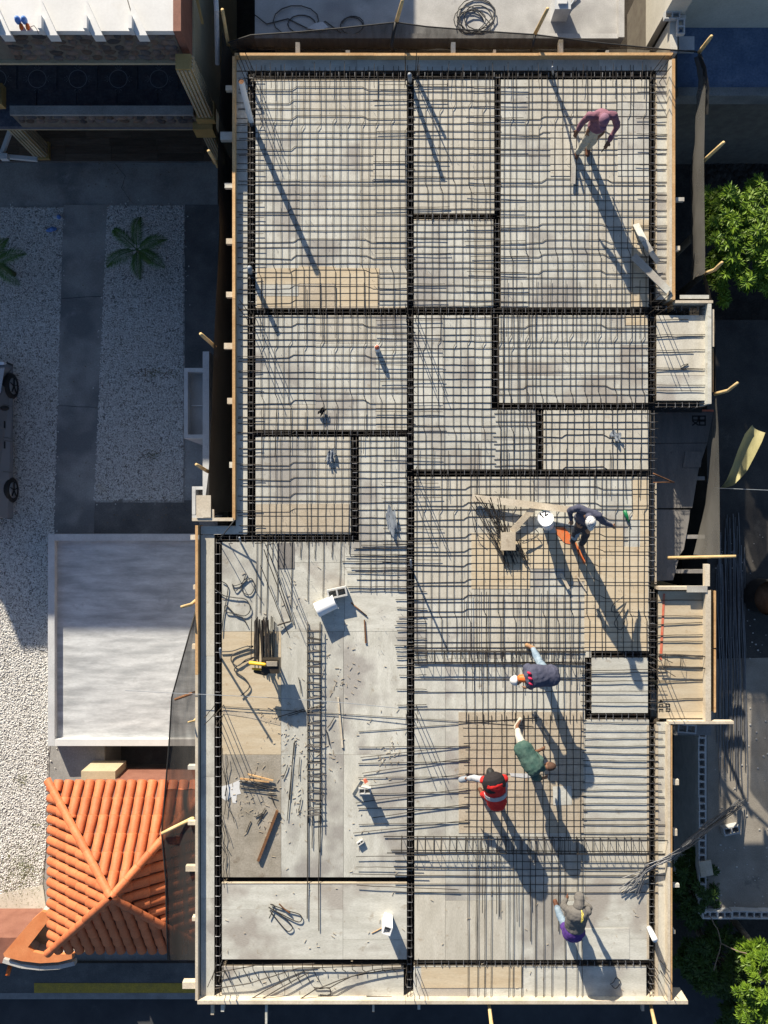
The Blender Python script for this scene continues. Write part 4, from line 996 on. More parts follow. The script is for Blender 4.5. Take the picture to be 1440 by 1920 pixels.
n_ = grid_net('debris_net', [[P(x,y,z) for x,y,z in top], [P(x,y,-.15)+Vector((0,.05,0)) for x,y in bot], [P(x,y+2,-1.2)+Vector((0,.1,0)) for x,y in bot]], M['net'], 'black net sloping up to the wooden poles along the top edge', NG, .02)
line_thing('net_rope', [P(x,y,z+.01) for x,y,z in top], .014, M['black'], 'black rope along the upper edge of the top net', 'rope', n=5)
line_thing('net_fold', [P(742,42,.35),P(738,62,.25),P(734,85,.1),P(737,97,0)], .035, M['black'], 'gathered black fold of net hanging at the middle pole of the top edge', 'netting')
line_thing('net_fold', [P(1003,65,.23),P(1000,82,.15),P(996,97,0)], .025, M['black'], 'gathered black fold of net under the right pole of the top edge', 'netting')
lf = [(417,60),(412,180),(408,300),(412,440),(405,560),(401,650),(396,800),(391,885),(382,960)]
grid_net('debris_net', [[P(x,y,-.12) for x,y in lf], [P(x,y,-.12)+Vector((.12,0,-1.6)) for x,y in lf], [P(x,y,-.12)+Vector((.1,0,-4.2)) for x,y in lf]], M['net_s'], 'dark net hanging down the left side between deck and boundary wall', NG, .02)
r1 = [(1316,100),(1324,140),(1322,200),(1320,300),(1321,400),(1322,470),(1322,512)]
grid_net('debris_net', [[P(x,y,.05) for x,y in r1], [P(x-18+(4 if i < 2 else 0),y+8,-.25) for i,(x,y) in enumerate(r1)], [P(x-26 if i > 2 else x-6,y+16,-.9) for i,(x,y) in enumerate(r1)]], M['net_g'], 'grey net panel hanging beside the upper right edge', NG, .015)
grid_net('debris_net', [[P(1312,98,.4),P(1324,125,.3),P(1330,165,.2),P(1328,215,.1)], [P(1308,104,.0),P(1316,130,-.1),P(1318,170,-.2),P(1320,215,-.3)]], M['net_s'], 'bunched black net knotted to the pole at the top right corner', NG, .03)
grid_net('debris_net', [[P(1322,512,.05),P(1332,550,0),P(1341,600,-.1),P(1342,740,.05)], [P(1318,520,-.5),P(1326,560,-.6),P(1338,610,-.7),P(1338,740,-.6)]], M['net_s'], 'thin dark net running down past the upper balcony', NG, .02)
grid_net('debris_net', [[P(1343,745,.1),P(1347,800,.1),P(1349,900,.05),P(1350,1043,.0)], [P(1338,755,-.3),P(1337,810,-.3),P(1331,910,-.35),P(1320,1042,-.2)], [P(1340,770,-1.0),P(1335,830,-1.0),P(1322,950,-.8),P(1300,1040,-.4)]], M['net_g'], 'grey net curtain hanging outside the notch on the right', NG, .02)
ll = [(368,1142),(345,1225),(322,1308),(317,1395),(310,1480),(303,1562),(311,1650),(312,1720),(315,1800)]
grid_net('debris_net', [[P(366,y,-.05) for x,y in ll[:5]], [P((x+366)/2,y,-.2) for x,y in ll[:5]], [P(x,y,-.12) for x,y in ll[:5]]], M['net'], 'thin black net spread over the right edge of the low platform', NG, .015)
grid_net('debris_net', [[P(366,y,-.05) for x,y in ll[4:]], [P((x+366)/2,y,-.2) for x,y in ll[4:]], [P(x,y,-.12) for x,y in ll[4:]]], M['net_r'], 'black net made denser to stand for the shade on the right half of the tiled roof', NG, .015)
line_thing('net_rope', [P(x,y,-.11) for x,y in ll], .016, M['black'], 'black rope along the outer edge of the lower left net', 'rope', n=5)

def stake(x0, y0, z0, x1, y1, z1, label, r=.038, bend=0.0, m='stake'):
    a = P(x0,y0,z0); b_ = P(x1,y1,z1); mid = (a+b_)/2 + Vector((bend, -bend, 0))
    b = MB(); b.smooth = True; b.tube([a, a.lerp(mid,.5)+Vector((0,0,.005)), mid, mid.lerp(b_,.5), b_], [r*1.05, r, r*.97, r*.95, r*.85], 8)
    o = b.build('wooden_stake', M[m], label=label, cat='stake', group='round wooden stakes holding the nets'); return o
stake(428,84,-.3, 417,18,.75,'round stake leaning out left of the top left deck corner')
stake(409,312,-.4, 391,283,.3,'round stake with orange end beside the porch columns')
stake(403,650,-.3, 376,626,.4,'round stake sticking out above the boundary wall top')
stake(390,884,-.3, 368,871,.3,'round stake just above the box niche of the boundary wall')
stake(371,1123,-.05, 340,1138,.4,'forked stake sticking out over the shaded half of the low platform',.035,.03)
stake(371,1296,-.15, 327,1312,.0,'dark stake lying under the lower left net',.03,0,'rust')
stake(369,1346,-.05, 353,1354,.3,'thin bent stake over the sunny half of the low platform',.02,.02)
stake(370,1530,-.1, 303,1563,-.05,'long stake carrying the net over the tiled roof')
stake(1311,98,.1, 1334,68,.85,'round stake at the top right corner with knotted net')
stake(1320,301,-.1, 1357,267,.6,'straight stake pointing out above the bright green tree')
stake(1322,513,-.1, 1354,492,.5,'curved stake in front of the lower part of the green tree',.036,.03)
stake(1340,739,-.05, 1383,718,.55,'crooked stake at the corner of the upper balcony',.036,.04)
stake(1252,1046,-.45, 1380,1043,.35,'long level orange stake under the grey net curtain',.034)
stake(743,42,.3, 755,0,1.0,'round stake rising behind the top net near the middle')
stake(1003,64,.2, 1027,16,1.0,'round stake rising behind the top net right of centre')
stake(922,1925,.6, 917,1884,-.1,'round stake below the bottom edge near the middle')
stake(1229,1925,.6, 1220,1884,-.1,'round stake below the bottom right corner')
stake(1225,888,.02, 1264,905,-.3,'rusty stake pointing from the right edge beam into the notch',.015,0,'rust')
stake(1225,905,.02, 1264,904,-.3,'second rusty rod meeting the pointed one in the notch',.012,0,'rust')

# ================================================================== THINGS ON THE DECK
pp = thing('pvc_pipe', P(472,234,0), 'white plastic pipe standing tall on the upper left corner of the deck', 'pipe')
a = P(472,232,-.1); b_ = P(452,152,1.45); d = (b_-a).normalized()
b = MB(); b.smooth = True; b.tube([a, b_], .055, 14, cap=False); b.build('pipe', M['pvc'], pp)
b = MB(); b.tube([b_-d*.02, b_-d*.01], .048, 12); b.build('pipe_filling', M['rust'], pp)
line_thing('standing_bar', [P(769,155,-.1), P(768,140,.80)], .04, M['pvc_g'], 'dark grey conduit standing where the main beam meets the top edge', 'conduit', n=10)
line_thing('standing_bar', [P(1037,142,-.1), P(1036,126,.95)], .022, M['pvc_g'], 'thin conduit standing at the top edge left of the worker in purple', 'conduit', n=8)
b = MB(); b.smooth = True; b.tube([P(470,515,-.2), P(468,502,.55)], .045, 12); b.build('grey_pipe', M['pvc_g'], label='grey pipe stub standing on the left edge beam beside the tan sheets', cat='pipe')
b = MB(); b.smooth = True; b.tube([P(1216,1738,-.05), P(1228,1762,.42)], .055, 14); b.build('white_pipe', M['pvc'], label='white pipe leaning on the right edge beam near the bottom', cat='pipe')
line_thing('standing_bar', [P(409,1015,0), P(440,975,.4)], .012, M['cable'], 'thin rod leaning at the notch corner on the left', 'rod')
line_thing('standing_bar', [P(452,1020,-.1), P(449,1008,.45)], .02, M['pvc_g'], 'short conduit standing at the notch on the left', 'conduit')
line_thing('standing_bar', [P(414,1235,-.1), P(413,1216,.95)], .022, M['pvc_g'], 'tall conduit on the lower left edge beam', 'conduit')
line_thing('standing_bar', [P(771,1066,-.1), P(770,1050,.9)], .02, M['pvc_g'], 'tall conduit on the main beam left of the biggest mat', 'conduit')

def board(name, pts, wd, th, m, label, cat='board', group=None, jag=.006):
    b = MB()
    for p, q in zip(pts, pts[1:]): b.beam(P(*p), P(*q), wd, th, jag=jag)
    return b.build(name, M[m], label=label, cat=cat, group=group)
board('timber_board', [(885,933,.12),(1088,958,.20)], .13, .025, 'pine_w', 'long pale board propped level beside the worker in the patterned cap')
for x, y in ((895,940),(1075,960)): 
    a = P(x,y); MB().box(a.x-.04,a.x+.04,a.y-.02,a.y+.04,.06,.105 if x < 1000 else .17).build('timber_offcut', M['pine_w'], label='small wood block under the '+('left' if x < 1000 else 'right')+' end of the long pale board', cat='block')
board('timber_board', [(1000,953,.13),(960,996,.07)], .12, .03, 'ply_brown', 'short brown board slanting down to the square wood block')
board('timber_board', [(1187,480,.14),(1254,546,.20)], .15, .025, 'ply_h', 'grey plank lying diagonally in the upper right corner bay')
b = MB(); b.beam(P(1192,420,.06),P(1208,452,.2),.13,.012); b.beam(P(1208,452,.2),P(1220,472,.2),.13,.012); b.beam(P(1220,472,.2),P(1234,492,.1),.11,.012)
b.build('warped_board', M['ply'], label='warped thin grey board curling over the right edge beam', cat='board')
board('timber_board', [(1076,292,.08),(1074,345,.08)], .09, .02, 'ply_h', 'grey board under the feet of the worker in purple')
board('timber_board', [(1052,1076,.07),(1066,1104,.07)], .06, .03, 'pine_w', 'short tan stick below the shadow of the bucket')
board('timber_board', [(1080,1076,.06),(1100,1108,.05)], .02, .012, 'pine_w', 'thin splinter of wood right of the short tan stick')
board('timber_board', [(634,1308,.02),(642,1402,.02)], .035, .02, 'pine_w', 'long thin lath right of the ladder like cage', jag=.003)
board('timber_board', [(683,1162,.02),(686,1206,.02)], .028, .015, 'rust', 'short brown lath right of the white pail')
board('steel_channel', [(520,1520,.05),(484,1614,.05)], .055, .05, 'rust', 'rusty steel channel lying aslant on the muddy sheet', 'steel channel', jag=0)
wb = thing('wood_block', P(955,1015), 'square brown wood block on top of the loose bars', 'block')
a = P(940,998,.22); c = P(967,1032,.22); MB().box(a.x,c.x,c.y,a.y,.12,.20).build('block_body', M['ply_brown'], wb); MB().box(a.x+.05,c.x-.05,c.y+.05,a.y-.05,.0,.119).build('packer', M['pine_w'], wb)
loose_bars('loose bundle of short bars fanned out beside the square wood block', [(884+rnd(-8,8)+i*3, 935+rnd(-6,14), 955+rnd(-14,24), 1050+rnd(-20,20), rnd(.08,.3), .06) for i in range(20)], r=.008, k=4)
loose_bars('short bar offcuts right of the square wood block', [(967+rnd(0,6),1010+rnd(0,20),985+rnd(0,6),1050+rnd(-4,10),.12,.06) for i in range(8)], r=.007, k=3)
def wireloop(pts, z, r, label, name='tie_wire', m='cable', cat='wire'):
    w_ = [P(x,y,0)+Vector((0,0,z+random.uniform(0,.012))) for x, y in pts]
    # Catmull-Rom
    out = []
    for i in range(len(w_)-1):
        p0 = w_[max(i-1,0)]; p1 = w_[i]; p2 = w_[i+1]; p3 = w_[min(i+2,len(w_)-1)]
        for k_ in range(5):
            t = k_/5; out.append(.5*((2*p1)+(-p0+p2)*t+(2*p0-5*p1+4*p2-p3)*t*t+(-p0+3*p1-3*p2+p3)*t*t*t))
    out.append(w_[-1]); return line_thing(name, out, r, M[m], label, cat, n=5)
wireloop([(1000,990),(1008,1000),(1002,1008),(985,1012),(978,1018),(990,1015),(1006,1002)], .1, .009, 'dark twisted wire hook between the wood block and the bucket')
wireloop([(1166,1118),(1147,1133),(1146,1146),(1164,1145),(1172,1128),(1160,1150),(1150,1168),(1162,1180),(1170,1160),(1168,1140)], .07, .009, 'figure eight wire loop lying in the long shadow')
wireloop([(417,1090),(428,1100),(424,1130),(419,1160),(416,1190)], .02, .010, 'cable along the left edge of the open plywood', 'power_cable', cat='cable')
wireloop([(462,1075),(455,1092),(440,1098),(436,1095),(442,1108),(456,1094),(470,1084),(478,1098),(470,1114),(456,1110),(454,1094),(462,1084)], .02, .010, 'small round cable loop on the upper left plywood', 'power_cable', cat='cable')
wireloop([(403,1104),(420,1116),(440,1120),(462,1124),(470,1142),(460,1154),(440,1150),(424,1146),(424,1134),(442,1152),(456,1158),(464,1172)], .03, .011, 'larger cable loop below the small round one', 'power_cable', cat='cable')
wireloop([(414,1221),(436,1220),(460,1212),(475,1212),(440,1225),(434,1238),(446,1248),(462,1236),(478,1232),(452,1244),(440,1256),(460,1272),(468,1288),(452,1304)], .03, .012, 'black power lead coiling up to the yellow cutting machine', 'power_cable', cat='cable')
wireloop([(240,1291),(330,1296),(480,1303),(620,1312),(765,1326)], .16, .006, 'thin grey line stretched from the platform across the open plywood', 'thin_line', m='pvc_g', cat='line')
wireloop([(505,1720),(515,1698),(508,1694),(540,1706),(562,1713),(566,1722),(556,1726),(512,1704),(506,1700),(530,1716),(548,1735),(544,1744),(534,1740),(506,1706)], .03, .010, 'bent steel hooks lying on the lower left sheet', 'bent_hooks', 'rebar', 'rebar')
wireloop([(524,1692),(534,1702),(545,1710),(538,1704)], .05, .014, 'rusty twisted offcut beside the bent steel hooks', 'rusty_offcut', 'rust', 'offcut')
wireloop([(1143,1844),(1150,1840),(1155,1832),(1163,1840),(1154,1852),(1146,1846)], .02, .008, 'small bent wire link on the bottom right strip')
wireloop([(905,1010),(892,1000),(886,980),(884,960),(880,950)], .1, .008, 'thin wire curling left of the loose short bars')
wireloop([(588,1848),(592,1850),(616,1851),(620,1857),(618,1864),(600,1863)], .03, .010, 'hooked bar end on the bottom left strip', 'bent_hooks','rebar','rebar')
wireloop([(687,1867),(735,1868)], .012, .011, 'short straight bar offcut on the bottom left strip', 'bar_offcut', 'rebar', 'rebar')
wireloop([(1275,688),(1282,684),(1290,683),(1278,690),(1282,694),(1290,692)], .012, .008, 'tiny bent wire on the upper balcony sheet')

# bucket with lid
bk = thing('bucket', P(1028,1003), 'white lidded plastic bucket with 12 written on the lid standing by the wood block', 'bucket')
a = P(1027,985,0); a.z = .03; tp = P(1023,972,.55); 
b = MB(); b.smooth = True; b.tube([a, a.lerp(tp,.25), a.lerp(tp,.97)], [.115,.12,.14], 24); b.build('bucket_body', M['pvc'], bk)
b = MB(); b.smooth = True; b.tube([a.lerp(tp,.971), a.lerp(tp,.98), tp-Vector((0,0,.004)), tp], [.152,.156,.156,.146], 26); b.build('lid', M['pvc'], bk)
text('lettering', '12', tp+Vector((-.075,.0,.004)), (.8,.6,0), (-.6,.8,0), .07, .022, 'ink', bk, 1.2)
w_ = [tp+Vector((-.15*math.cos(t)*1.0-.01, .13*math.sin(t)+.02, -.02+.03*math.sin(t))) for t in [R(q) for q in range(0,181,20)]]
b = MB(); b.tube(w_, .006, 5); b.build('handle', M['pvc_g'], bk)
# hollow blocks
def hollow(px, py, z, rz, label, up=0, scale=1):
    o = inst(BMESH, 'hollow_block', P(px,py,z), None, rot=(R(90*up),0,R(rz)), scale=(scale,)*3); tag(o, label, 'hollow block', 'hollow cement blocks lying about'); return o
hollow(633,1110,.02,12,'grey hollow block with two holes upward above the white pail')
pa = thing('pail', P(612,1140), 'white plastic pail lying on its side below a hollow block', 'pail')
a = P(594,1144,.16); c = P(629,1128,.16); d = (c-a).normalized()
b = MB(); b.smooth = True; b.tube([a, a+d*.03, c-d*.06, c], [.155,.15,.14,.15], 22, cap=False); b.build('pail_body', M['pvc'], pa)
b = MB(); b.tube([c-d*.02, c-d*.012], .14, 20); b.build('pail_base', M['pvc'], pa)
board('timber_offcut', [(588,1128,.05),(596,1136,.05)], .06, .03, 'ply_brown', 'small wood offcut at the mouth of the white pail', 'offcut')
line_thing('rod', [P(658,1130,.03), P(688,1155,.02)], .012, M['rust'], 'short rusty rod beside the hollow block on the open plywood', 'rod')
hollow(684,1480,.23,0,'hollow block balanced on its support with a red rag above the open plywood',0,.62)
MB().box(P(674,0,.1).x,P(692,0,.1).x,P(0,1488,.1).y,P(0,1476,.1).y,.0,.225).build('support_block', M['block'], label='cement block under the small hollow block with the red rag', cat='block')
board('timber_offcut', [(664,1490,.02),(680,1464,.42)], .07, .02, 'pine_w', 'pale stick leaning on the cement block with the red rag', 'offcut')
MB().prism([(P(x,y,.48).x,P(x,y,.48).y) for x,y in ((681,1462),(686,1460),(690,1466),(684,1470))], .45,.48).build('rag', M['redp'], label='small red rag on the cement block stack', cat='rag')
hollow(676,1578,.01,35,'small pale block offcut below the shadow of the cement block stack',0,.36)
b = MB(); aa = P(718,1735,0)
for dx0,dx1,dy0,dy1 in ((0,.02,0,.17),(.15,.17,0,.17),(.0205,.1495,0,.02),(.0205,.1495,.15,.17)): b.box(aa.x+dx0,aa.x+dx1,aa.y+dy0+.07,aa.y+dy1+.07,0,.5)
o = b.build('box_duct', M['pvc'], label='short white square duct standing open end up by the main beam', cat='duct'); o.rotation_euler = (0,0,R(-18))
line_thing('rod', [P(697,1750,.01), P(720,1738,.01)], .008, M['pine'], 'thin stick lying left of the white square duct', 'stick')
hollow(1366,1552,YZ,12,'hollow block lying on the sunny part of the yard')
# paint bottle
pb = thing('bottle', P(705,650), 'red topped white bottle standing in the left bay', 'bottle')
b = MB(); b.smooth = True; a = P(708,657,.0); b.tube([a, a+Vector((-.01,.02,.2))], .055, 14); b.build('bottle_body', M['pvc'], pb)
b = MB(); b.smooth = True; b.tube([a+Vector((-.01,.02,.2)), a+Vector((-.012,.025,.25)), a+Vector((-.012,.025,.27))], [.05,.035,.02], 14); b.build('cap', M['redp'], pb)
# rags and small things in the mats
def rag(px, py, w_, h_, rz, m, label):
    b = MB(); b.smooth = True; n = 9; c = P(px,py)
    for i in range(n):
        for j in range(n):
            u, v = i/(n-1)-.5, j/(n-1)-.5; k_ = 1-.35*math.sin(9*u+px)
            x, y = u*w_, v*h_*k_; b.v.append((c.x+x*math.cos(R(rz))-y*math.sin(R(rz)), c.y+x*math.sin(R(rz))+y*math.cos(R(rz)), .07+.035*math.sin(14*u+8*v)+random.uniform(0,.02)))
    for i in range(n-1):
        for j in range(n-1): b.face((i*n+j,(i+1)*n+j,(i+1)*n+j+1,i*n+j+1))
    return b.build('rag', M[m], label=label, cat='rag')
rag(734,976,.20,.50,8,'pvc_g','blue grey cloth crumpled beside the main beam above the open plywood')
rag(620,856,.14,.28,-20,'pvc_g','dark grey rag in the small left bay')
rag(604,772,.10,.15,-40,'black','small black rag in the left bay under the bottle')
rag(1152,817,.22,.14,-30,'pvc_g','grey rag in the right bay above the biggest mat')
t = line_thing('green_bottle', [P(1172,958,.03), P(1179,978,.03)], [.022], mat('green_glass',(.01,.14,.05),None,rough=.2,fine=0), 'green bottle lying in the right part of the biggest mat', 'bottle') if False else None
gg = mat('green_plastic',(.01,.16,.06),None,rough=.35,fine=0)
b = MB(); b.smooth = True; b.tube([P(1171,957,.06),P(1176,970,.06),P(1178,975,.06),P(1180,980,.06)],[.035,.035,.015,.013],10); b.build('green_bottle', gg, label='green bottle lying in the right part of the biggest mat', cat='bottle')
b = MB(); b.smooth = True; b.ball(P(1018,957,.12),.03,8); b.build('green_bottle', gg, label='round green bottle end beside the white bucket', cat='bottle')
line_thing('orange_string', [P(1072,1012,.06),P(1082,1032,.06),P(1090,1045,.06),P(1096,1058,.05)], .010, M['orange'], 'orange string line on the tan plywood under the worker with the patterned cap', 'string', n=4)

# cutting machine and bundle of cut bars
mc = thing('cutting_machine', P(505,1270), 'yellow handled cutting machine with black box body below the bar bundle', 'machine')
z_ = .55
a = P(490,1237,z_); c = P(523,1263,z_)
MB().box(a.x,c.x,c.y,a.y,.28,z_).build('machine_body', M['blackm'], mc)
MB().box(a.x+.10,c.x-.03,c.y+.15,a.y-.03,z_+.001,z_+.03).build('top_plate', M['ply_mud'], mc)
for dx in (.02,.22):
    for dy in (.01,.13): MB().box(a.x+dx,a.x+dx+.03,c.y+dy,c.y+dy+.03,0,.279).build('leg', M['blackm'], mc)
b = MB(); b.smooth = True; b.capsule(P(470,1243,.55),P(496,1246,.62),.04,.033,10); b.capsule(P(474,1254,.5),P(490,1255,.5),.022,.022,8); b.build('handle', M['yellow'], mc)
b = MB(); b.smooth = True; b.capsule(P(480,1258,.42),P(498,1262,.42),.05,.055,10); b.build('motor', M['blackm'], mc)
loose_bars('thick bundle of cut grey bars standing against the cutting machine', [(478+i*1.7+rnd(-1,1),1160+rnd(-4,6),480+i*1.7+rnd(-3,3),1240+rnd(-6,4),.10+rnd(0,.08),.12+rnd(0,.1)) for i in range(16)], r=.013, m='rebar', k=3)
loose_bars('thin single bars either side of the cut bundle', [(x,1160+rnd(-5,8),x+rnd(-2,2),1238,.06,.07) for x in (472,477,509,512,515)], r=.010, k=4)
loose_bars('slanting bars crossing above the ladder like cage', [(495,1030,545,1165,.3,.03),(500,1025,552,1172,.3,.03),(488,1060,540,1190,.2,.03)], r=.009)
loose_bars('short bar propped near the end of the slanting bars', [(520,1172,545,1165,.08,.03)], r=.018, k=2)
loose_bars('loose bars and laths left of the ladder like cage', [(553,1388,538,1538),(551,1392,543,1500),(562,1420,560,1460),(574,1440,578,1425),(520,1345,570,1330),(540,1343,607,1320),(540,1435,530,1460),(565,1300,560,1270),(628,1345,614,1365),(612,1368,618,1398),(565,1495,560,1525)], z=.03, r=.008, k=3)
loose_bars('small offcuts scattered near the muddy sheet', [(500,1520,485,1540,.02),(492,1524,478,1532,.02),(497,1515,482,1545,.02),(470,1540,462,1560,.02),(448,1465,500,1478,.03),(450,1475,515,1480,.02),(455,1482,518,1488,.02),(480,1470,520,1478,.03),(508,1492,515,1510,.03),(500,1490,520,1496,.03)], z=.03, r=.009, k=3)
loose_bars('tangled wires along the left edge trough', [(412+rnd(0,14),1400+i*22+rnd(-10,10),418+rnd(0,20),1460+i*22+rnd(-10,10)) for i in range(10)], z=.06, r=.006, k=4, j=.03, m='rebar')
for i,(x0,y0,x1,y1) in enumerate(((450,1460,505,1466),(464,1452,512,1464))):
    board('rusty_lath', [(x0,y0,.05),(x1,y1,.05)], .03, .02, 'pine', ('upper' if i else 'lower')+' of two orange laths beside the white paint mark', 'lath')
def crumbs():
    b = MB(); CL = [(555,1400,26),(520,1340,20),(612,1430,20),(560,1500,24),(470,1480,22),(640,1270,18),(500,1540,20),(730,1420,14)]
    for _ in range(430):
        q = random.random()
        if q < .2: x, y = rnd(416,760), rnd(1060,1640)
        elif q < .85: cc = CL[random.randrange(len(CL))]; x, y = random.gauss(cc[0],cc[2]), random.gauss(cc[1],cc[2]*1.3); x = min(max(x,418),760); y = min(max(y,1020),1640)
        else: x, y = rnd(416,1210), rnd(1660,1870)
        c = P(x,y); a = rnd(0,3.14); L = rnd(.008,.045); d = Vector((math.cos(a),math.sin(a),0)); b.beam(c+d*L+Vector((0,0,.008)), c-d*L+Vector((0,0,.008)), rnd(.004,.012), .008)
    o = b.build('wood_crumbs', M['ply_brown'], label='tiny wood chips and tie wire ends strewn on the open plywood', cat='debris', kind='stuff')
crumbs()
# tie wire tufts at crossings
def ties():
    b = MB()
    for _ in range(700):
        x, y = rnd(480,1215), rnd(150,1220); c = P(x,y); a = rnd(0,6.28); L = rnd(.015,.04)
        b.tube([c+Vector((0,0,.05)), c+Vector((math.cos(a)*L,math.sin(a)*L,.07+rnd(0,.03)))], .003, 3)
    b.build('tie_wire_ends', M['rebar'], label='twisted tie wire ends all over the rebar mats', cat='wire', kind='stuff')
ties()

# ================================================================== RIGHT YARD
yb = thing('block_wall', P(1318,1500,YZ), 'row of hollow cement blocks edging the raised yard', 'wall')
for i in range(19):
    y = 1362+i*27.5*1.0
    if y > 1700: break
    p = P(1317,y,YZ+.2); inst(BMESH, 'hollow_block', (p.x+random.uniform(-.01,.01), p.y-.1, YZ+.003), yb, rot=(0,0,R(90+random.uniform(-2,2))), scale=(.93,.95,1.0))
for i in range(8):
    p = P(1332+i*27.5,1716,YZ+.2); inst(BMESH, 'hollow_block', (p.x, p.y+random.uniform(-.01,.01), YZ+.003), yb, rot=(0,0,R(random.uniform(-2,2))), scale=(.93,.95,1.0))
a = P(1310,1355,YZ); c = P(1325,1702,YZ); MB().box(a.x,c.x,c.y,a.y,GZ,YZ-.0).build('wall_base', M['block'], yb)
a = P(1325.5,1709,YZ); c = P(1600,1724,YZ); MB().box(a.x,c.x,c.y,a.y,GZ,YZ-.0).build('wall_base', M['block'], yb)
board('timber_board', [(1312,1630,YZ+.26),(1335,1626,YZ+.26)], .36, .03, 'pine_w', 'square pale board lying across the block wall')
loose_bars('long bundle of steel bars lying down the shaded yard', [(1345+i*1.7+rnd(-2,2),1000+rnd(-40,60),1350+i*1.8+rnd(-6,6),1430+rnd(-60,90),YZ+.03) for i in range(30)], r=.010, k=8, j=.02, m='rebar_l')
loose_bars('bundle of bent bars reaching from the yard over the right edge of the deck', [(1388+rnd(-5,8),1508+rnd(-6,10),1300+rnd(-5,5),1578+rnd(-14,14),YZ+.06,-1.0) for i in range(1)], r=.012, k=4)
t = thing('bent_bar_bundle', P(1230,1640), 'spread ends of a long bent bar bundle crossing the right rim down to the yard', 'rebar')
for i in range(13):
    q = [P(1160+rnd(-4,40),1635+rnd(0,52),.07), P(1215+rnd(-6,6),1625+rnd(-8,14),.13+rnd(0,.05)), P(1258+rnd(-3,3),1606+rnd(-9,9),.17+rnd(0,.05)), P(1290+rnd(-4,4),1582+rnd(-9,9),-.5), P(1330+rnd(-5,5),1548+rnd(-9,9),-1.7), P(1390+rnd(-10,10),1505+rnd(-8,8),YZ+.05)]
    w_ = refine(q, 3, .006); bar_mesh(w_, .010).build('bar', M['rebar_l'], t, origin=w_[0])
# curled translucent sheet
b = MB(); b.smooth = True; n = 16
ctr = [(1350,915,YZ+.9),(1365,905,YZ+1.0),(1382,880,YZ+1.1),(1395,850,YZ+1.15),(1408,822,YZ+1.2),(1418,805,YZ+1.2)]
hw = [.02,.10,.17,.20,.21,.17]
for i, (x,y,z) in enumerate(ctr):
    p = P(x,y,z); q0 = P(*ctr[max(i-1,0)]); q1 = P(*ctr[min(i+1,5)]); d = (q1-q0).normalized(); sd = d.cross(Vector((0,0,1))).normalized()
    for j in range(9):
        u = (j-4)/4; b.v.append(tuple(p + sd*u*hw[i] + Vector((0,0,.12*u*u))))
for i in range(5):
    for j in range(8): b.face((i*9+j,i*9+j+1,(i+1)*9+j+1,(i+1)*9+j))
b.build('curled_sheet', M['tarp'], label='curled yellowish plastic sheet sticking out into the shaded yard', cat='plastic sheet')
line_thing('thin_line', [P(1340,915,-.5),P(1600,926,-1.5)], .006, M['pvc_g'], 'thin pale wire running off the right edge below the curled sheet', 'wire', n=4)
# barrel at the right edge
br = thing('barrel', P(1440,1130,YZ), 'rusty orange barrel cut by the right edge of the picture', 'barrel')
p = P(1448,1122,YZ+.6); 
b = MB(); b.smooth = True; b.tube([(p.x,p.y,YZ),(p.x,p.y,YZ+.6)], .42, 26, cap=False); b.build('barrel_wall', M['black'], br)
b = MB(); b.smooth = True; b.tube([(p.x,p.y,YZ+.02),(p.x,p.y,YZ+.35)], .40, 26); b.build('barrel_contents', M['rust'], br)
hollow(1428,388,-1.2,0,'hollow block at the right edge behind the bright green tree')
hollow(1282,1362,-.6,-5,'hollow block end below the tan balcony')
MB().box(P(1262,0,-1).x,P(1330,0,-1).x,P(0,1376,-1).y,P(0,1358,-1).y,GZ,-.9).build('pier', M['conc'], label='grey concrete pier in shade under the tan balcony', cat='pier')
# loose bits on the yard
b = MB()
for _ in range(130):
    c = P(rnd(1330,1440), rnd(1000,1700), YZ); s_ = rnd(.006,.02); b.box(c.x-s_,c.x+s_,c.y-s_*.8,c.y+s_*.8,YZ,YZ+s_)
b.build('yard_rubble', M['conc_l'], label='small rubble strewn over the yard', cat='rubble', kind='stuff')
b = MB()
for _ in range(500):
    c = P(rnd(1325,1500), rnd(185,340), GZ); s_ = rnd(.03,.13); b.smooth = False; b.ball((c.x,c.y,GZ), s_, 6, rz=s_*.6)
b.build('rubble', M['soil'], label='dark rubble heap in the shaded gap above the green tree', cat='rubble', kind='stuff')

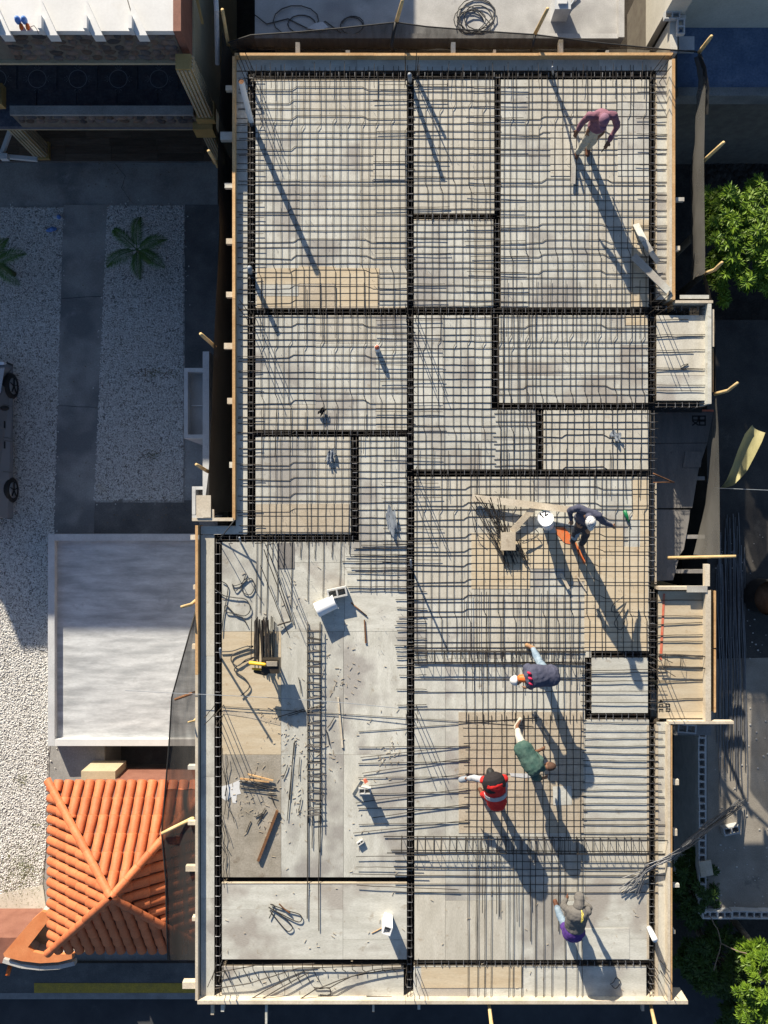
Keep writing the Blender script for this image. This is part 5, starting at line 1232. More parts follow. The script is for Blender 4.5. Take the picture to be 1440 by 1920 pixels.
# ================================================================== PLANTS
def palm(px, py, label, seed, nf=9, L=.80, z=GZ+1.0, az0=0):
    rr = random.Random(seed); c = P(px,py,z); t = thing('palm', (c.x,c.y,GZ), label, 'palm', 'young palms in the gravel beds')
    b = MB(); b.smooth = True; b.tube([(c.x,c.y,GZ),(c.x+.01,c.y,z-.3),(c.x,c.y,z-.05)], [.07,.05,.03], 8); b.build('trunk', M['bark'], t)
    for k_ in range(nf):
        az = az0 + 2*math.pi*k_/nf + rr.uniform(-.25,.25); l = L*rr.uniform(.85,1.1); pts = []
        h = Vector((math.cos(az), math.sin(az), 0))
        for i in range(11):
            u = i/10; pts.append(c + h*l*(u*.98) + Vector((0,0,.35*math.sin(u*2.2)*l - .25*u*u*l)))
        st = MB(); st.tube(pts, [.014-.011*i/10 for i in range(11)], 5); fr = st.build('frond', M['palm'], t)
        lf_ = MB(); sd0 = h.cross(Vector((0,0,1)))
        for i in range(32):
            u = .10+.90*i/32; f_ = u*10; a = pts[min(int(f_),9)].lerp(pts[min(int(f_)+1,10)], f_-int(f_))
            ll_ = l*.36*math.sin(math.pi*(.18+.78*u))*rr.uniform(.85,1.1)
            for s_ in (-1,1):
                dr = (sd0*s_ + h*(.75+.5*u)).normalized(); tip = a + dr*ll_ + Vector((0,0,-.10*ll_-rr.uniform(0,.03))); w2 = h*.0095
                m_ = a.lerp(tip,.5)+Vector((0,0,.03*l)); lf_.poly([a-w2*.6, m_-w2*1.2, tip, m_+w2*1.2, a+w2*.6])
        lf_.build('leaflets', M['palm'], fr, kind='stuff')
    return t
palm(257,468,'small dark palm in the middle gravel bed',3,6,.82,az0=.45)
palm(-8,492,'palm half cut by the left picture edge',5,6,.8,az0=.2)

def leafy(name, label, cx, cy, z, rx, ry, rz, n, m, seed, lsize=.085, base=None, clusters=60, group=None):
    rr = random.Random(seed); c = P(cx,cy,z)
    t = thing(name, (c.x,c.y,GZ), label, 'tree', group)
    tr_ = MB(); tr_.smooth = True; gz = GZ
    tr_.tube([(c.x+.1,c.y-.05,gz),(c.x+.02,c.y,z-rz*1.2 if z-rz*1.2 > gz+.2 else gz+.25),(c.x,c.y,z-rz*.2)], [.09,.07,.03], 8)
    cl = []
    for k_ in range(clusters):
        th = rr.uniform(0,6.283); ph = rr.uniform(-.35,1.0); r_ = rr.uniform(.35,1.0)**.6*rr.uniform(.8,1.12); ch = math.sqrt(max(0,1-ph*ph))
        q = c + Vector((math.cos(th)*ch*rx*r_, math.sin(th)*ch*ry*r_, ph*rz*r_)); cl.append(q)
        if k_ % 4 == 0: tr_.tube([c-Vector((0,0,rz*.5)), (c+q)/2+Vector((rr.uniform(-.1,.1),rr.uniform(-.1,.1),0)), q], [.03,.018,.008], 5)
    tr_.build('trunk', M['bark'], t)
    b = MB(); per = n//clusters
    for q in cl:
        tw = rr.uniform(.07,.15)
        stems = []
        for s_ in range(4):
            a = rr.uniform(0,6.283); stems.append((q+Vector((rr.uniform(-tw,tw),rr.uniform(-tw,tw),rr.uniform(-tw*.6,tw*.6))), a))
        for i in range(per):
            o_, a0 = stems[i%4]; a = a0 + (i//4)*2.4; L = lsize*rr.uniform(.7,1.35)
            d = Vector((math.cos(a), math.sin(a), rr.uniform(-.45,.55))).normalized(); sd = d.cross(Vector((rr.uniform(-.6,.6),rr.uniform(-.6,.6),1))).normalized()*L*.15
            p0 = o_ + d*L*.12 + Vector((0,0,rr.uniform(-.03,.03)))
            b.poly([p0, p0+d*L*.45+sd, p0+d*L+Vector((0,0,-L*.2)), p0+d*L*.45-sd])
    b.build('crown', M[m], t, kind=None); return t
leafy('leafy_tree','bright green leafy tree in sun beside the upper right edge',1394,452,-.9,.86,1.18,.6,13000,'leafg',11,.125,clusters=80)
leafy('leafy_tree','bright green branch top with a bare twig, first above the sunny tree',1348,395,-1.0,.36,.45,.35,2600,'leafg',12,.12,clusters=24)
leafy('leafy_tree','sunny yellow green tree cut by the bottom right corner',1425,1850,-2.2,.6,1.05,.5,6000,'leafg',13,.12,clusters=34)
leafy('leafy_tree','small sunlit sprig above the bottom right tree',1412,1772,-2.6,.30,.28,.2,1200,'leafg',17,.13,clusters=12)
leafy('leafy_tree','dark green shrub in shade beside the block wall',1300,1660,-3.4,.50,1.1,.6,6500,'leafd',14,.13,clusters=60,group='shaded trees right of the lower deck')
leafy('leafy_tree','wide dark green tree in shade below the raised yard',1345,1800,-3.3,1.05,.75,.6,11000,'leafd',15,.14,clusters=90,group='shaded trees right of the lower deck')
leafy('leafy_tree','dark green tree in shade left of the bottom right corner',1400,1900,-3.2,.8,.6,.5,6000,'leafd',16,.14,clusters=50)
for i,(q) in enumerate(([(1350,1768),(1375,1780),(1410,1792),(1440,1815)],[(1352,1770),(1345,1795),(1338,1820)],[(1330,1718),(1345,1740),(1352,1768)])):
    w_ = [P(x,y,-2.6+.1*k_) for k_,(x,y) in enumerate(q)]; line_thing('bare_branch', refine(w_,3,.01), .014, M['bark'], ('bare grey branch arching toward the bottom right corner','thin bare branch pointing down in the shaded tree','bare branch under the end of the block wall')[i], 'branch', n=5)
b = MB()
for _ in range(900):
    x = random.gauss(38,26); y = random.gauss(1640,38)
    if not (0 < x < 84 and 1540 < y < 1700): continue
    c = P(x,y,GZ+.02); a = rnd(0,6.28); L = rnd(.03,.09); d = Vector((math.cos(a),math.sin(a),.5)); s2 = d.cross(Vector((0,0,1))).normalized()*.006
    b.poly([c-s2, c+s2, c+d*L])
for cx_,cy_,nn in ((50,1628,60),(65,1545,25),(42,1460,40),(285,855,30),(290,700,30),(330,700,20)):
    for _ in range(nn):
        c = P(random.gauss(cx_,6),random.gauss(cy_,5),GZ+.03); a = rnd(0,6.28); L = rnd(.03,.08); d = Vector((math.cos(a),math.sin(a),.6)); s2 = d.cross(Vector((0,0,1))).normalized()*.008
        b.poly([c-s2, c+s2, c+d*L])
b.build('dry_weeds', mat('dry_weed',(.17,.15,.05),(.10,.13,.03),9,.8), label='dry weeds growing through the white gravel', cat='weeds', kind='stuff')
# shoes on the gravel
for i,(x,y,rz) in enumerate(((109,408,-8),(97,431,12))):
    t = thing('sandal', P(x,y,GZ+.05), ('upper paler','lower bluer')[i]+' sandal of the two lying on the left gravel', 'sandal', 'blue sandals on the gravel')
    c = P(x,y,GZ+.05); b = MB(); b.smooth = True; b.ball((c.x,c.y,GZ+.07),.1,12,rx=.15,ry=.062,rz=.022,rot=Matrix.Rotation(R(rz),3,'Z')); b.build('sole', M['white_d'] if i == 0 else M['blue'], t)
    b = MB(); b.smooth = True; b.ball((c.x+.04,c.y,GZ+.105),.05,10,rx=.06,ry=.066,rz=.03); b.build('strap', M['blue'], t)

# ================================================================== CAR at the left edge
car = thing('parked_car', P(-60,830,GZ), 'silver grey parked car cut by the left picture edge', 'car')
cxr = P(24,0,GZ+.33).x                      # right flank
yf = P(0,683,GZ+.5).y; yr = P(0,972,GZ+.4).y
Lc = yf-yr; prof = [(0,.30),(.0,.62),(.04,.80),(.20,.92),(.33,1.38),(.48,1.50),(.80,1.50),(.93,1.10),(.985,.98),(1,.60),(1,.30)]
b = MB(); b.smooth = False; n = len(prof); ws = [(-1.80,.88),(-1.74,1),(-.06,1),(0,.88)]
def prow(inset, sc): return [(cxr+inset, yf-Lc*u, GZ+z) for u, z in prof]
rows = []
for xo, k_ in ((-1.80,0),(-1.78,1),(-.02,1),(0,0)):
    r_ = []
    for u, z in prof:
        zz = z; xx = xo
        if z > .95: xx = -1.55 if xo < -.9 else -.25          # cabin tumblehome
        if xo in (-1.80, 0) and z > .9: xx = -1.6 if xo < -.9 else -.20; zz = z-.06
        r_.append((cxr+xx, yf-Lc*u, GZ+zz))
    rows.append(r_)
for i, r_ in enumerate(rows): b.v += r_
for i in range(3):
    for j in range(n-1): b.face((i*n+j, i*n+j+1, (i+1)*n+j+1, (i+1)*n+j))
    b.face((i*n, (i+1)*n, (i+1)*n+n-1, i*n+n-1))
b.face(tuple(range(n))); b.face(tuple(3*n+j for j in reversed(range(n))))
o = b.build('body', M['carp'], car); fix_normals(o); bv = o.modifiers.new('bevel','BEVEL'); bv.width = .035; bv.segments = 2; bv.limit_method = 'ANGLE'; bv.angle_limit = R(25)
for u in (.185, .86):
    wy = yf-Lc*(.135 if u < .5 else .815)
    wh = MB(); wh.smooth = True; wh.tube([(cxr-.24,wy,GZ+.33),(cxr-.02,wy,GZ+.33),(cxr+.012,wy,GZ+.33)], [.34,.34,.31], 26); w_o = wh.build('wheel', M['black'], car)
    rm = MB(); rm.smooth = True; rm.tube([(cxr+.013,wy,GZ+.33),(cxr+.02,wy,GZ+.33)], [.21,.19], 22); rm_o = rm.build('rim', M['chrome'], w_o)
    for k_ in range(5):
        a = 2*math.pi*k_/5; MB().beam((cxr+.024,wy,GZ+.33),(cxr+.024,wy+math.cos(a)*.20,GZ+.33+math.sin(a)*.20),.012,.05,up=(1,0,0)).build('spoke', M['black'], w_o)
for u in (.27,.48,.50,.70): 
    MB().box(cxr+.0005,cxr+.004,yf-Lc*u-.005,yf-Lc*u+.005,GZ+.38,GZ+.86).build('door_gap', M['black'], car)
for u in (.40,.53): MB().box(cxr+.002,cxr+.03,yf-Lc*u-.09,yf-Lc*u+.09,GZ+.78,GZ+.82).build('door_handle', M['black'], car)
for u0,u1 in ((.36,.48),(.505,.68),(.70,.84)):
    b = MB(); b.poly([(cxr-.12,yf-Lc*u0,GZ+.97),(cxr-.12,yf-Lc*u1,GZ+.97),(cxr-.235,yf-Lc*(u1-.01),GZ+1.38),(cxr-.235,yf-Lc*(u0+.03),GZ+1.36)]); b.build('side_window', M['glass'], car)
MB().box(cxr-.9,cxr+.005,yf-.02,yf+.03,GZ+.32,GZ+.60).build('bumper', M['black'], car)
MB().box(cxr-.30,cxr-.02,yf-.06,yf+.012,GZ+.62,GZ+.76).build('headlight', M['pvc'], car)
for dx in (0,.16): MB().box(cxr-.28+dx,cxr-.18+dx,yr-.012,yr+.03,GZ+.45,GZ+.52).build('reflector', M['black'], car)
b = MB(); b.smooth = True; b.ball((cxr+.10,yf-Lc*.30,GZ+.98),.1,10,rx=.12,ry=.07,rz=.08); b.build('mirror', M['black'], car)
# ================================================================== PEOPLE
REM = []
FOLD = bpy.data.textures.new('folds','CLOUDS'); FOLD.noise_scale = .15; FOLD.noise_depth = 2
def organic(b, name, m, parent, voxel=.013, sm=4, disp=None):
    if disp is None: disp = .045 if name in ('shirt','vest_shirt','hooded_jacket','trousers','purple_shorts','undersleeve','hood','vest_back') else 0
    o = b.build(name, m, parent); r = o.modifiers.new('remesh','REMESH'); r.mode = 'VOXEL'; r.voxel_size = voxel; r.use_smooth_shade = True
    if disp:
        d_ = o.modifiers.new('folds','DISPLACE'); d_.texture = FOLD; d_.strength = disp; d_.texture_coords = 'GLOBAL'; d_.mid_level = .5
    s_ = o.modifiers.new('smooth','SMOOTH'); s_.iterations = min(sm, 2); s_.factor = .5; REM.append(o); return o
def cloth(name, c1, c2=None, **k):
    return mat(name, c1, c2 or tuple(x*.8 for x in c1), 7, .85, bump=.9, bscale=11, fine=.10, fscale=40, obj=True, **k)
def person(label, J, skin, shirt, pants, shoes, cap=None, sleeve='long', crown=(0,0,1), face=(0,-1,0), girth=1.0, glove=None, legwear='long', hood=False, vest=None, socks=None, hem=.08, hair=None):
    W = {k_: P(*v) for k_, v in J.items()}
    foot = (W['ankL']+W['ankR'])/2; foot.z = 0.0
    t = thing('person', foot, label, 'person', 'construction workers on the deck')
    sk = mat('skin', skin, tuple(x*.85 for x in skin), 9, .55, fine=.05, obj=True)
    pel, che, neck, head = W['pelvis'], W['chest'], W['neck'], W['head']
    shv = (W['shR']-W['shL']).normalized(); hpv = (W['hipR']-W['hipL']).normalized()
    cr = Vector(crown).normalized(); fc = Vector(face); fc = (fc-cr*fc.dot(cr)).normalized(); sd = cr.cross(fc)
    rot = Matrix((sd, fc, cr)).transposed()
    b = MB(); g = girth
    mid = pel.lerp(che,.45)
    b.capsule(pel, mid, .115*g, .11*g, 14, hpv, 1.3); b.capsule(mid, che, .11*g, .12*g, 14, shv, 1.35); b.capsule(che, che.lerp(neck,.6), .115*g, .075, 14, shv, 1.4)
    b.capsule(W['shL'], W['shR'], .062, .062, 10); b.capsule(neck.lerp(che,.2), head, .058, .052, 12)
    b.ball(head, .1, 14, rx=.076, ry=.095, rz=.115, rot=rot)
    b.capsule(head+fc*.085-cr*.0, head+fc*.112-cr*.03, .012, .016, 8)
    b.ball(head+fc*.055-cr*.075, .045, 8)
    for s_ in (-1,1): b.ball(head+sd*s_*.078-cr*.01, .02, 8, rx=.012, ry=.022, rz=.032, rot=rot)
    for s_ in 'LR':
        sh, el, ha = W['sh'+s_], W['el'+s_], W['ha'+s_]
        b.capsule(sh, el, .050*g, .041, 10); b.capsule(el, ha, .041, .027, 10)
        d = (ha-el).normalized(); pv = d.cross(Vector((0,0,1))); pv = pv.normalized() if pv.length > .05 else Vector((1,0,0)); dn = pv.cross(d); 
        pc = ha+d*.045; b.capsule(ha, ha+d*.085, .026, .026, 10, pv, 1.45)
        for q, (off, ln) in enumerate(((-.032,.062),(-.011,.075),(.011,.07),(.032,.055))):
            r0 = ha+d*.085+pv*off; k1 = r0+d*ln*.55-Vector((0,0,.015)); k2 = k1+(d*.4+Vector((0,0,-.9))).normalized()*ln*.5
            b.capsule(r0-d*.02, k1, .0098, .009, 8); b.capsule(k1, k2, .009, .0078, 8)
        s2 = 1 if s_ == 'L' else -1
        r0 = ha+d*.03+pv*.028*s2; k1 = r0+(d*.6+pv*s2*.8).normalized()*.04; b.capsule(r0, k1, .013, .0105, 8); b.capsule(k1, k1+(d+Vector((0,0,-.6))).normalized()*.03, .0105, .009, 8)
        hi, kn, an = W['hip'+s_], W['kn'+s_], W['ank'+s_]
        b.capsule(hi, kn, .088*g, .058, 12); b.capsule(kn, kn.lerp(an,.35), .056, .056, 12); b.capsule(kn.lerp(an,.35), an, .056, .037, 12)
        b.capsule(an-Vector((0,0,.02)), W['toe'+s_], .036, .032, 10)
    body = organic(b, 'body', sk, t, .011, 2)
    b = MB(); b.smooth = True
    for s_ in (-1,1): b.ball(head+fc*.088+sd*s_*.03+cr*.008, .012, 8)
    b.build('eyes', M['black'], t); 
    b = MB(); b.smooth = True; b.capsule(head+fc*.094-cr*.058-sd*.02, head+fc*.094-cr*.058+sd*.02, .007, .007, 8); b.build('mouth', M['terra_d'], t)
    # shirt
    b = MB(); e = .022
    b.capsule(pel.lerp(che,hem), mid, (.115+e)*g, (.11+e)*g, 16, hpv, 1.3); b.capsule(mid, che, (.11+e)*g, (.12+e)*g, 16, shv, 1.36)
    b.capsule(che, che.lerp(neck,.55), (.115+e)*g, .082, 14, shv, 1.4); b.capsule(W['shL'], W['shR'], .078*g, .078*g, 12)
    b.capsule(che.lerp(neck,.6), neck.lerp(head,.18), .075, .070, 12)
    for s_ in 'LR':
        sh, el, ha = W['sh'+s_], W['el'+s_], W['ha'+s_]
        if sleeve == 'long': b.capsule(sh, el, .068*g, .056*g, 12); b.capsule(el, el.lerp(ha,.93), .056*g, .040, 12)
        elif sleeve == 'none': continue
        elif sleeve == 'short': b.capsule(sh, sh.lerp(el,.75), .068*g, .064*g, 12)
        # folds
        for q in (.3,.5,.7):
            pt = sh.lerp(el,q); b.ball(pt+Vector((random.uniform(-.02,.02),random.uniform(-.02,.02),.0)), .058*g if q < .7 or sleeve == 'long' else .05, 8)
    shirt_o = organic(b, 'hooded_jacket' if hood else ('vest_shirt' if vest else 'shirt'), shirt, t, .012, 4)
    if glove is not None:      # separate undersleeves
        b = MB()
        for s_ in 'LR': b.capsule(W['sh'+s_].lerp(W['el'+s_],.05), W['el'+s_], .070, .056, 12); b.capsule(W['el'+s_], W['el'+s_].lerp(W['ha'+s_],.92), .050, .036, 12)
        organic(b, 'undersleeve', glove, t, .012, 3)
    # trousers
    b = MB(); b.capsule(pel, pel.lerp(che,.22), .132*g, .126*g, 16, hpv, 1.32)
    for s_ in 'LR':
        hi, kn, an = W['hip'+s_], W['kn'+s_], W['ank'+s_]
        b.capsule(hi.lerp(pel,.3), kn, .105*g, .076, 14); b.capsule(kn, kn.lerp(an,.5), .076, .070, 12)
        b.capsule(kn.lerp(an,.5), kn.lerp(an,.93 if legwear == 'long' else .72), .070, .060, 12)
    organic(b, 'trousers', pants, t, .012, 4)
    for s_ in 'LR':
        an, to = W['ank'+s_], W['toe'+s_]; d = (to-an); d.z = 0; d.normalize(); b = MB(); b.smooth = True
        hl = Vector((an.x,an.y,.065))-d*.03; b.capsule(hl, Vector((to.x,to.y,.05)), .046, .042, 12, d.cross(Vector((0,0,1))), 1.1); b.capsule(hl+Vector((0,0,.0)), hl+Vector((0,0,.05)), .045, .046, 12)
        organic(b, 'shoe', shoes, t, .012, 2)
    # headwear
    if cap is not None:
        b = MB(); b.smooth = True; n_ = 16
        for i in range(7):
            a = (math.pi/2)*i/6*1.05
            for j in range(n_):
                th = 2*math.pi*j/n_; q = sd*math.cos(th)*math.cos(a)*.094 + fc*math.sin(th)*math.cos(a)*.112 + cr*(.012+math.sin(min(a,1.5708))*.118); b.v.append(tuple(head+q))
        for i in range(6):
            for j in range(n_): b.face((i*n_+j,i*n_+(j+1)%n_,(i+1)*n_+(j+1)%n_,(i+1)*n_+j))
        b.face(tuple(6*n_+j for j in range(n_)))
        k0 = len(b.v)       # brim
        for (rr_, dz) in ((.0,.0),(.055,-.012),(.085,-.03)):
            for j in range(9):
                th = math.pi*(j/8); b.v.append(tuple(head + sd*math.cos(th)*(.088+.0*rr_) + fc*(math.sin(th)*(.108+rr_)) + cr*(.018+dz)))
        for i in range(2):
            for j in range(8): b.face((k0+i*9+j,k0+i*9+j+1,k0+(i+1)*9+j+1,k0+(i+1)*9+j))
        o = b.build('cap', cap, t); sdm = o.modifiers.new('thick','SOLIDIFY'); sdm.thickness = .006
    else:
        if not hood:
            b = MB(); b.ball(head+cr*.022-fc*.012, .1, 14, rx=.083, ry=.096, rz=.106, rot=rot); organic(b, 'hair', hair or M['black'], t, .012, 2)
    if hood:
        b = MB(); b.ball(head+cr*.008-fc*.015, .12, 14, rx=.10, ry=.112, rz=.13, rot=rot); b.capsule(head-cr*.03-fc*.03, neck-fc*.01, .095, .105, 12); organic(b, 'hood', shirt, t, .012, 4)
    return t, W, (cr, fc, sd)

SK1, SK2, SK3 = (.20,.10,.06), (.30,.165,.10), (.16,.075,.045)
mauve = cloth('mauve_cloth', (.24,.11,.15)); creamc = cloth('cream_cloth', (.46,.43,.36)); navy = cloth('navy_cloth', (.075,.08,.125)); jeans = cloth('light_denim', (.13,.19,.26), (.26,.33,.40))
darkc = cloth('dark_trousers', (.03,.035,.05)); green = cloth('green_cloth', (.03,.075,.065), (.07,.12,.10)); whitec = cloth('white_cloth', (.52,.50,.45)); red = cloth('red_cloth', (.62,.022,.02)); blackc = cloth('black_cloth', (.022,.018,.02))
greyc = cloth('grey_cloth', (.15,.14,.13)); purple = cloth('purple_cloth', (.085,.035,.21)); graysl = cloth('grey_sleeve', (.42,.43,.46)); sandal = cloth('tan_leather', (.42,.25,.12)); capw = mat('patterned_cap_cloth', (.72,.70,.66), (.15,.17,.25), 26, .85, contrast=(.52,.58), obj=True, fine=.05)
M['mauvecap'] = cloth('mauve_cap_cloth', (.25,.13,.19))
brownsh = cloth('brown_shoe', (.16,.07,.04)); greysh = cloth('grey_shoe', (.2,.2,.2))

# A: purple top, standing top right
tA, W, ax_ = person('worker in purple top and cream trousers leaning forward on the upper right bay', dict(
    pelvis=(1118,240,.93), chest=(1127,219,1.20), neck=(1130,217,1.36), head=(1132,225,1.44), shL=(1106,217,1.30), shR=(1151,217,1.30), elL=(1093,229,1.08), haL=(1084,244,.93), elR=(1158,236,1.06), haR=(1142,264,.86),
    hipL=(1109,243,.90), hipR=(1126,246,.90), knL=(1098,264,.50), knR=(1113,262,.50), ankL=(1083,287,.11), ankR=(1104,276,.11), toeL=(1078,300,.06), toeR=(1102,290,.06)),
    SK3, mauve, creamc, brownsh, cap=M['mauvecap'], crown=(.1,-.35,1), face=(0,-1,-.4))
line_thing('pliers', [W['haR']+Vector((0,0,-.03)), P(1128,285,.35)], .012, M['black'], 'black tying tool in the right hand of the worker in purple', 'tool')
# B: navy shirt, patterned cap
tB, W, ax_ = person('worker in navy shirt and white patterned cap beside the white bucket', dict(
    pelvis=(1094,972,.92), chest=(1100,967,1.20), neck=(1104,968,1.36), head=(1107,978,1.45), shL=(1084,953,1.30), shR=(1121,967,1.30), elL=(1068,957,1.10), haL=(1071,975,.93), elR=(1133,980,1.08), haR=(1147,986,.92),
    hipL=(1090,980,.89), hipR=(1103,986,.89), knL=(1080,998,.52), knR=(1098,1003,.50), ankL=(1074,1016,.11), ankR=(1090,1020,.11), toeL=(1078,1030,.06), toeR=(1094,1034,.06)),
    SK2, navy, darkc, greysh, cap=capw, crown=(.05,-.3,1), face=(.2,-1,-.4))
b = MB(); b.smooth = True; b.capsule(P(1083,996,.57), P(1077,1008,.36), .07, .062, 12); organic(b, 'knee_patch', jeans, tB, .012, 3)
# C: navy shirt with red print, bending, head left
tC, W, ax_ = person('worker bent double in navy shirt with red print, white cap and orange collar', dict(
    pelvis=(1025,1267,.98), chest=(999,1268,1.06), neck=(982,1272,1.03), head=(969,1276,.96), shL=(993,1283,1.02), shR=(990,1253,1.02), elL=(995,1287,.72), haL=(986,1289,.45), elR=(990,1262,.74), haR=(984,1272,.48),
    hipL=(1026,1277,.90), hipR=(1022,1259,.90), knL=(1020,1274,.52), knR=(1013,1243,.52), ankL=(1022,1272,.11), ankR=(999,1216,.11), toeL=(1008,1274,.06), toeR=(988,1210,.06)),
    SK2, navy, jeans, sandal, cap=M['white'], sleeve='short', crown=(-1,0,.05), face=(0,-.25,-1), girth=1.2, hem=-.35)
b = MB(); b.smooth = True; b.capsule(W['neck']+Vector((.02,0,0)), W['neck']-Vector((.05,.0,.01)), .084, .074, 14); organic(b, 'collar', M['orange'], tC, .012, 2)
for k_,(x,y) in enumerate(((993,1263),(995,1273),(996,1283))):
    z_ = 1.25 if k_ < 2 else 1.21; c = P(x,y,z_); b = MB(); b.smooth = True; b.ball(c-Vector((0,0,.03)), .04, 10, rx=.05, ry=.028, rz=.035, rot=Matrix.Rotation(R(-28),3,'Z')); b.build('red_print', cloth('crimson_print',(.55,.03,.09)) if k_ == 0 else bpy.data.materials['crimson_print'], tC)
# D: green shirt, cream trousers
tD, W, ax_ = person('bareheaded worker bent forward in green shirt and cream trousers', dict(
    pelvis=(984,1410,.96), chest=(1001,1438,1.04), neck=(1014,1442,1.02), head=(1030,1437,.95), shL=(1012,1424,1.0), shR=(1003,1456,1.0), elL=(1002,1411,.74), haL=(1016,1405,.52), elR=(1012,1460,.70), haR=(1022,1458,.42),
    hipL=(984,1405,.92), hipR=(982,1414,.92), knL=(975,1388,.52), knR=(984,1405,.52), ankL=(969,1363,.11), ankR=(983,1406,.11), toeL=(976,1349,.06), toeR=(994,1412,.06)),
    SK1, green, whitec, creamc, sleeve='short', crown=(1,.15,.05), face=(.1,-.1,-1), legwear='crop', girth=1.04, hem=-.22, hair=cloth('cropped_hair',(.085,.045,.03)))
# E: red vest
tE, W, ax_ = person('worker in red and black safety vest with pale grey sleeves, bending', dict(
    pelvis=(931,1502,.88), chest=(927,1470,1.12), neck=(923,1458,1.12), head=(920,1452,1.02), shL=(908,1463,1.08), shR=(944,1461,1.08), elL=(889,1458,.90), haL=(870,1460,.70), elR=(948,1474,.80), haR=(944,1490,.55),
    hipL=(922,1500,.85), hipR=(940,1501,.85), knL=(914,1492,.50), knR=(940,1502,.48), ankL=(905,1490,.11), ankR=(940,1512,.11), toeL=(900,1480,.06), toeR=(938,1500,.06)),
    SK1, red, red, brownsh, sleeve='none', crown=(-.2,1,-.2), face=(-.1,-.2,-1), glove=graysl, vest=True, girth=1.1, hem=-.1)
def band(p0, p1, r, wf, side, m, name, parent):
    b = MB(); b.capsule(p0, p1, r, r, 16, side, wf); return organic(b, name, m, parent, .012, 3)
b = MB(); b.smooth = True; hl_ = W['haL']; b.capsule(hl_+Vector((.03,.0,.0)), hl_+Vector((-.05,-.03,-.03)), .058, .062, 12); organic(b, 'glove', M['pvc_g'], tE, .012, 2)
pe, ch = W['pelvis'], W['chest']; sv = (W['shR']-W['shL']).normalized()
band(pe.lerp(ch,.92), ch.lerp(W['neck'],.55), .158, 1.42, sv, blackc, 'vest_yoke', tE)
b = MB(); b.tube([pe.lerp(ch,.36), pe.lerp(ch,.56)], .160, 20, side=sv, wf=1.34); b.build('reflective_band', graysl, tE)
b = MB(); b.smooth = True; b.ball(W['shL']+Vector((.02,.02,.06)), .03, 10); b.build('shoulder_badge', M['white'], tE)
b = MB(); b.smooth = True; b.capsule(P(942,1506,.7), P(940,1514,.5), .055, .05, 10); b.build('white_pouch', M['white_d'], tE)
# F: grey hoodie
tF, W, ax_ = person('worker crouching in grey hooded jacket with yellow lettering and purple shorts', dict(
    pelvis=(1075,1749,.74), chest=(1083,1713,.98), neck=(1085,1698,.98), head=(1086,1685,.92), shL=(1067,1706,.94), shR=(1101,1708,.94), elL=(1056,1698,.74), haL=(1062,1686,.55), elR=(1104,1702,.66), haR=(1094,1690,.42),
    hipL=(1065,1744,.70), hipR=(1087,1747,.70), knL=(1052,1722,.50), knR=(1082,1722,.42), ankL=(1044,1700,.11), ankR=(1082,1730,.11), toeL=(1041,1690,.06), toeR=(1082,1716,.06)),
    SK3, greyc, jeans, brownsh, crown=(.05,1,-.1), face=(0,-.2,-1), hood=True, girth=1.10, hem=.30)
b = MB(); b.capsule(W['pelvis']+Vector((0,-.02,-.02)), W['pelvis']+Vector((0,.10,.04)), .165, .155, 16, (1,0,0), 1.30); b.capsule(W['hipL'], W['hipL'].lerp(W['knL'],.3), .12, .11, 12); b.capsule(W['hipR'], W['hipR'].lerp(W['knR'],.4), .12, .11, 12)
organic(b, 'purple_shorts', purple, tF, .012, 4)
TXT_F = (W['pelvis'], W['chest'])

# bake the organic meshes
bpy.context.view_layer.update()
dg = bpy.context.evaluated_depsgraph_get()
new = [(o, bpy.data.meshes.new_from_object(o.evaluated_get(dg))) for o in REM]
for o, me in new:
    o.modifiers.clear(); o.data = me
    me.polygons.foreach_set('use_smooth', [True]*len(me.polygons))
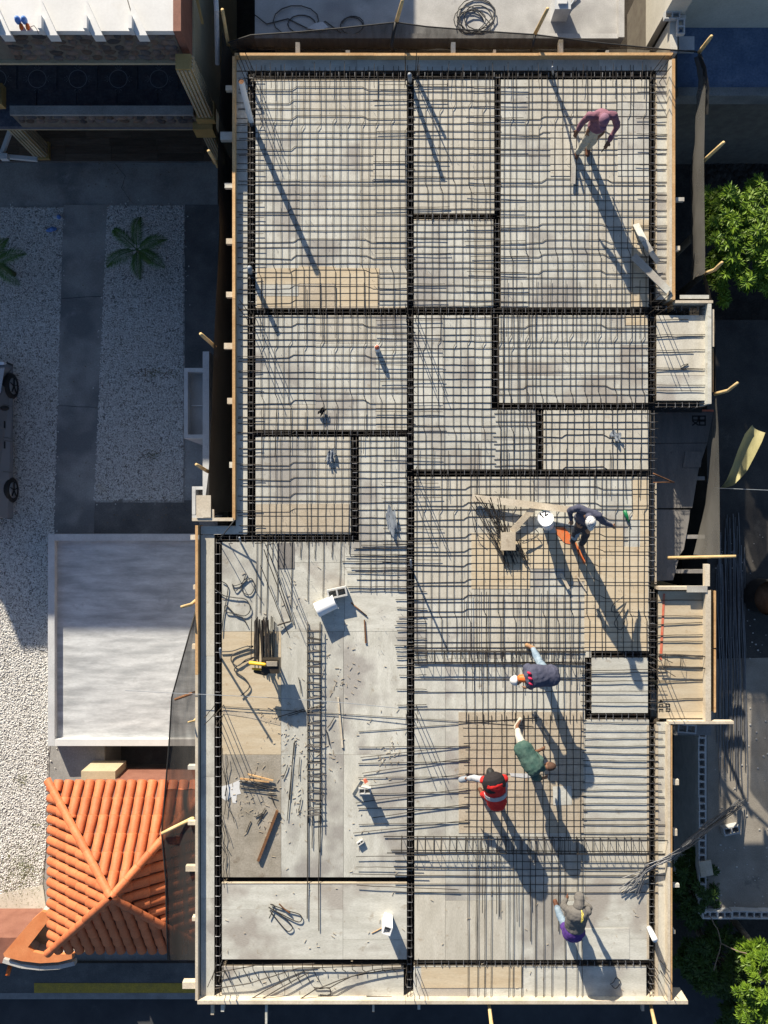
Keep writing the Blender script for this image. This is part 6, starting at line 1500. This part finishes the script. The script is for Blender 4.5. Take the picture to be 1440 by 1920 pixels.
# lettering on the hooded jacket, laid on the cloth by shooting rays down onto it
bpy.context.view_layer.update()
jk = [c for c in tF.children if c.name.startswith('hooded_jacket')][0]
inv = jk.matrix_world.inverted()
def drop(x, y):
    ok, loc, nor, _ = jk.ray_cast(inv @ Vector((x, y, 3)), Vector((0,0,-1)))
    return (jk.matrix_world @ loc).z + .004 if ok else None
b = MB(); s_ = 'OEOEOE'
for i, ch_ in enumerate(s_):
    cy_ = 1706+i*4.6; base = P(1091-i*.35, cy_, 1.1)
    for pl_ in STK.get(ch_, STK['O']):
        for p, q in zip(pl_, pl_[1:]):
            a = (base.x+p[0]*.028, base.y+p[1]*.024); c = (base.x+q[0]*.028, base.y+q[1]*.024)
            za, zc = drop(*a), drop(*c)
            if za and zc: b.beam((a[0],a[1],za), (c[0],c[1],zc), .014, .004)
b.build('lettering', mat('pale_yellow_print',(.72,.60,.13),None,rough=.7,fine=0), tF)

# leaf litter and dirt on the left forecourt
b = MB()
for cx_, cy_, sx_, sy_, nn in ((290,700,25,8,60),(285,850,20,8,40),(230,300,60,25,70),(150,800,30,160,40),(95,750,5,40,25),(270,960,50,14,40),(60,1500,30,120,60),(300,1490,1,1,0)):
    for _ in range(nn):
        c = P(random.gauss(cx_,sx_), random.gauss(cy_,sy_), GZ+.045)
        a = rnd(0,6.28); L = rnd(.008,.035); d = Vector((math.cos(a),math.sin(a),rnd(0,.3)))*L; e_ = Vector((-math.sin(a),math.cos(a),0))*L*.45
        b.poly([c-d, c+e_, c+d, c-e_])
b.build('leaf_litter', M['bark'], label='dry leaf bits scattered over the left forecourt', cat='leaves', kind='stuff')
# expansion joints and cracks in the forecourt strips
def crack(pts, wd, label):
    b = MB(); w_ = [P(x,y,GZ+.024) for x,y in pts]; w_ = refine(w_, 4, .012)
    for p, q in zip(w_, w_[1:]): b.beam(p, q, wd*random.uniform(.6,1.3), .003)
    return b.build('crack', M['cable'], label=label, cat='crack')
crack([(116,560),(190,556)], .012, 'straight joint across the middle concrete strip of the forecourt')
crack([(108,760),(186,765)], .012, 'lower joint across the concrete strip beside the car')
crack([(210,300),(235,330),(228,352),(250,382)], .008, 'wandering crack in the concrete before the porch')
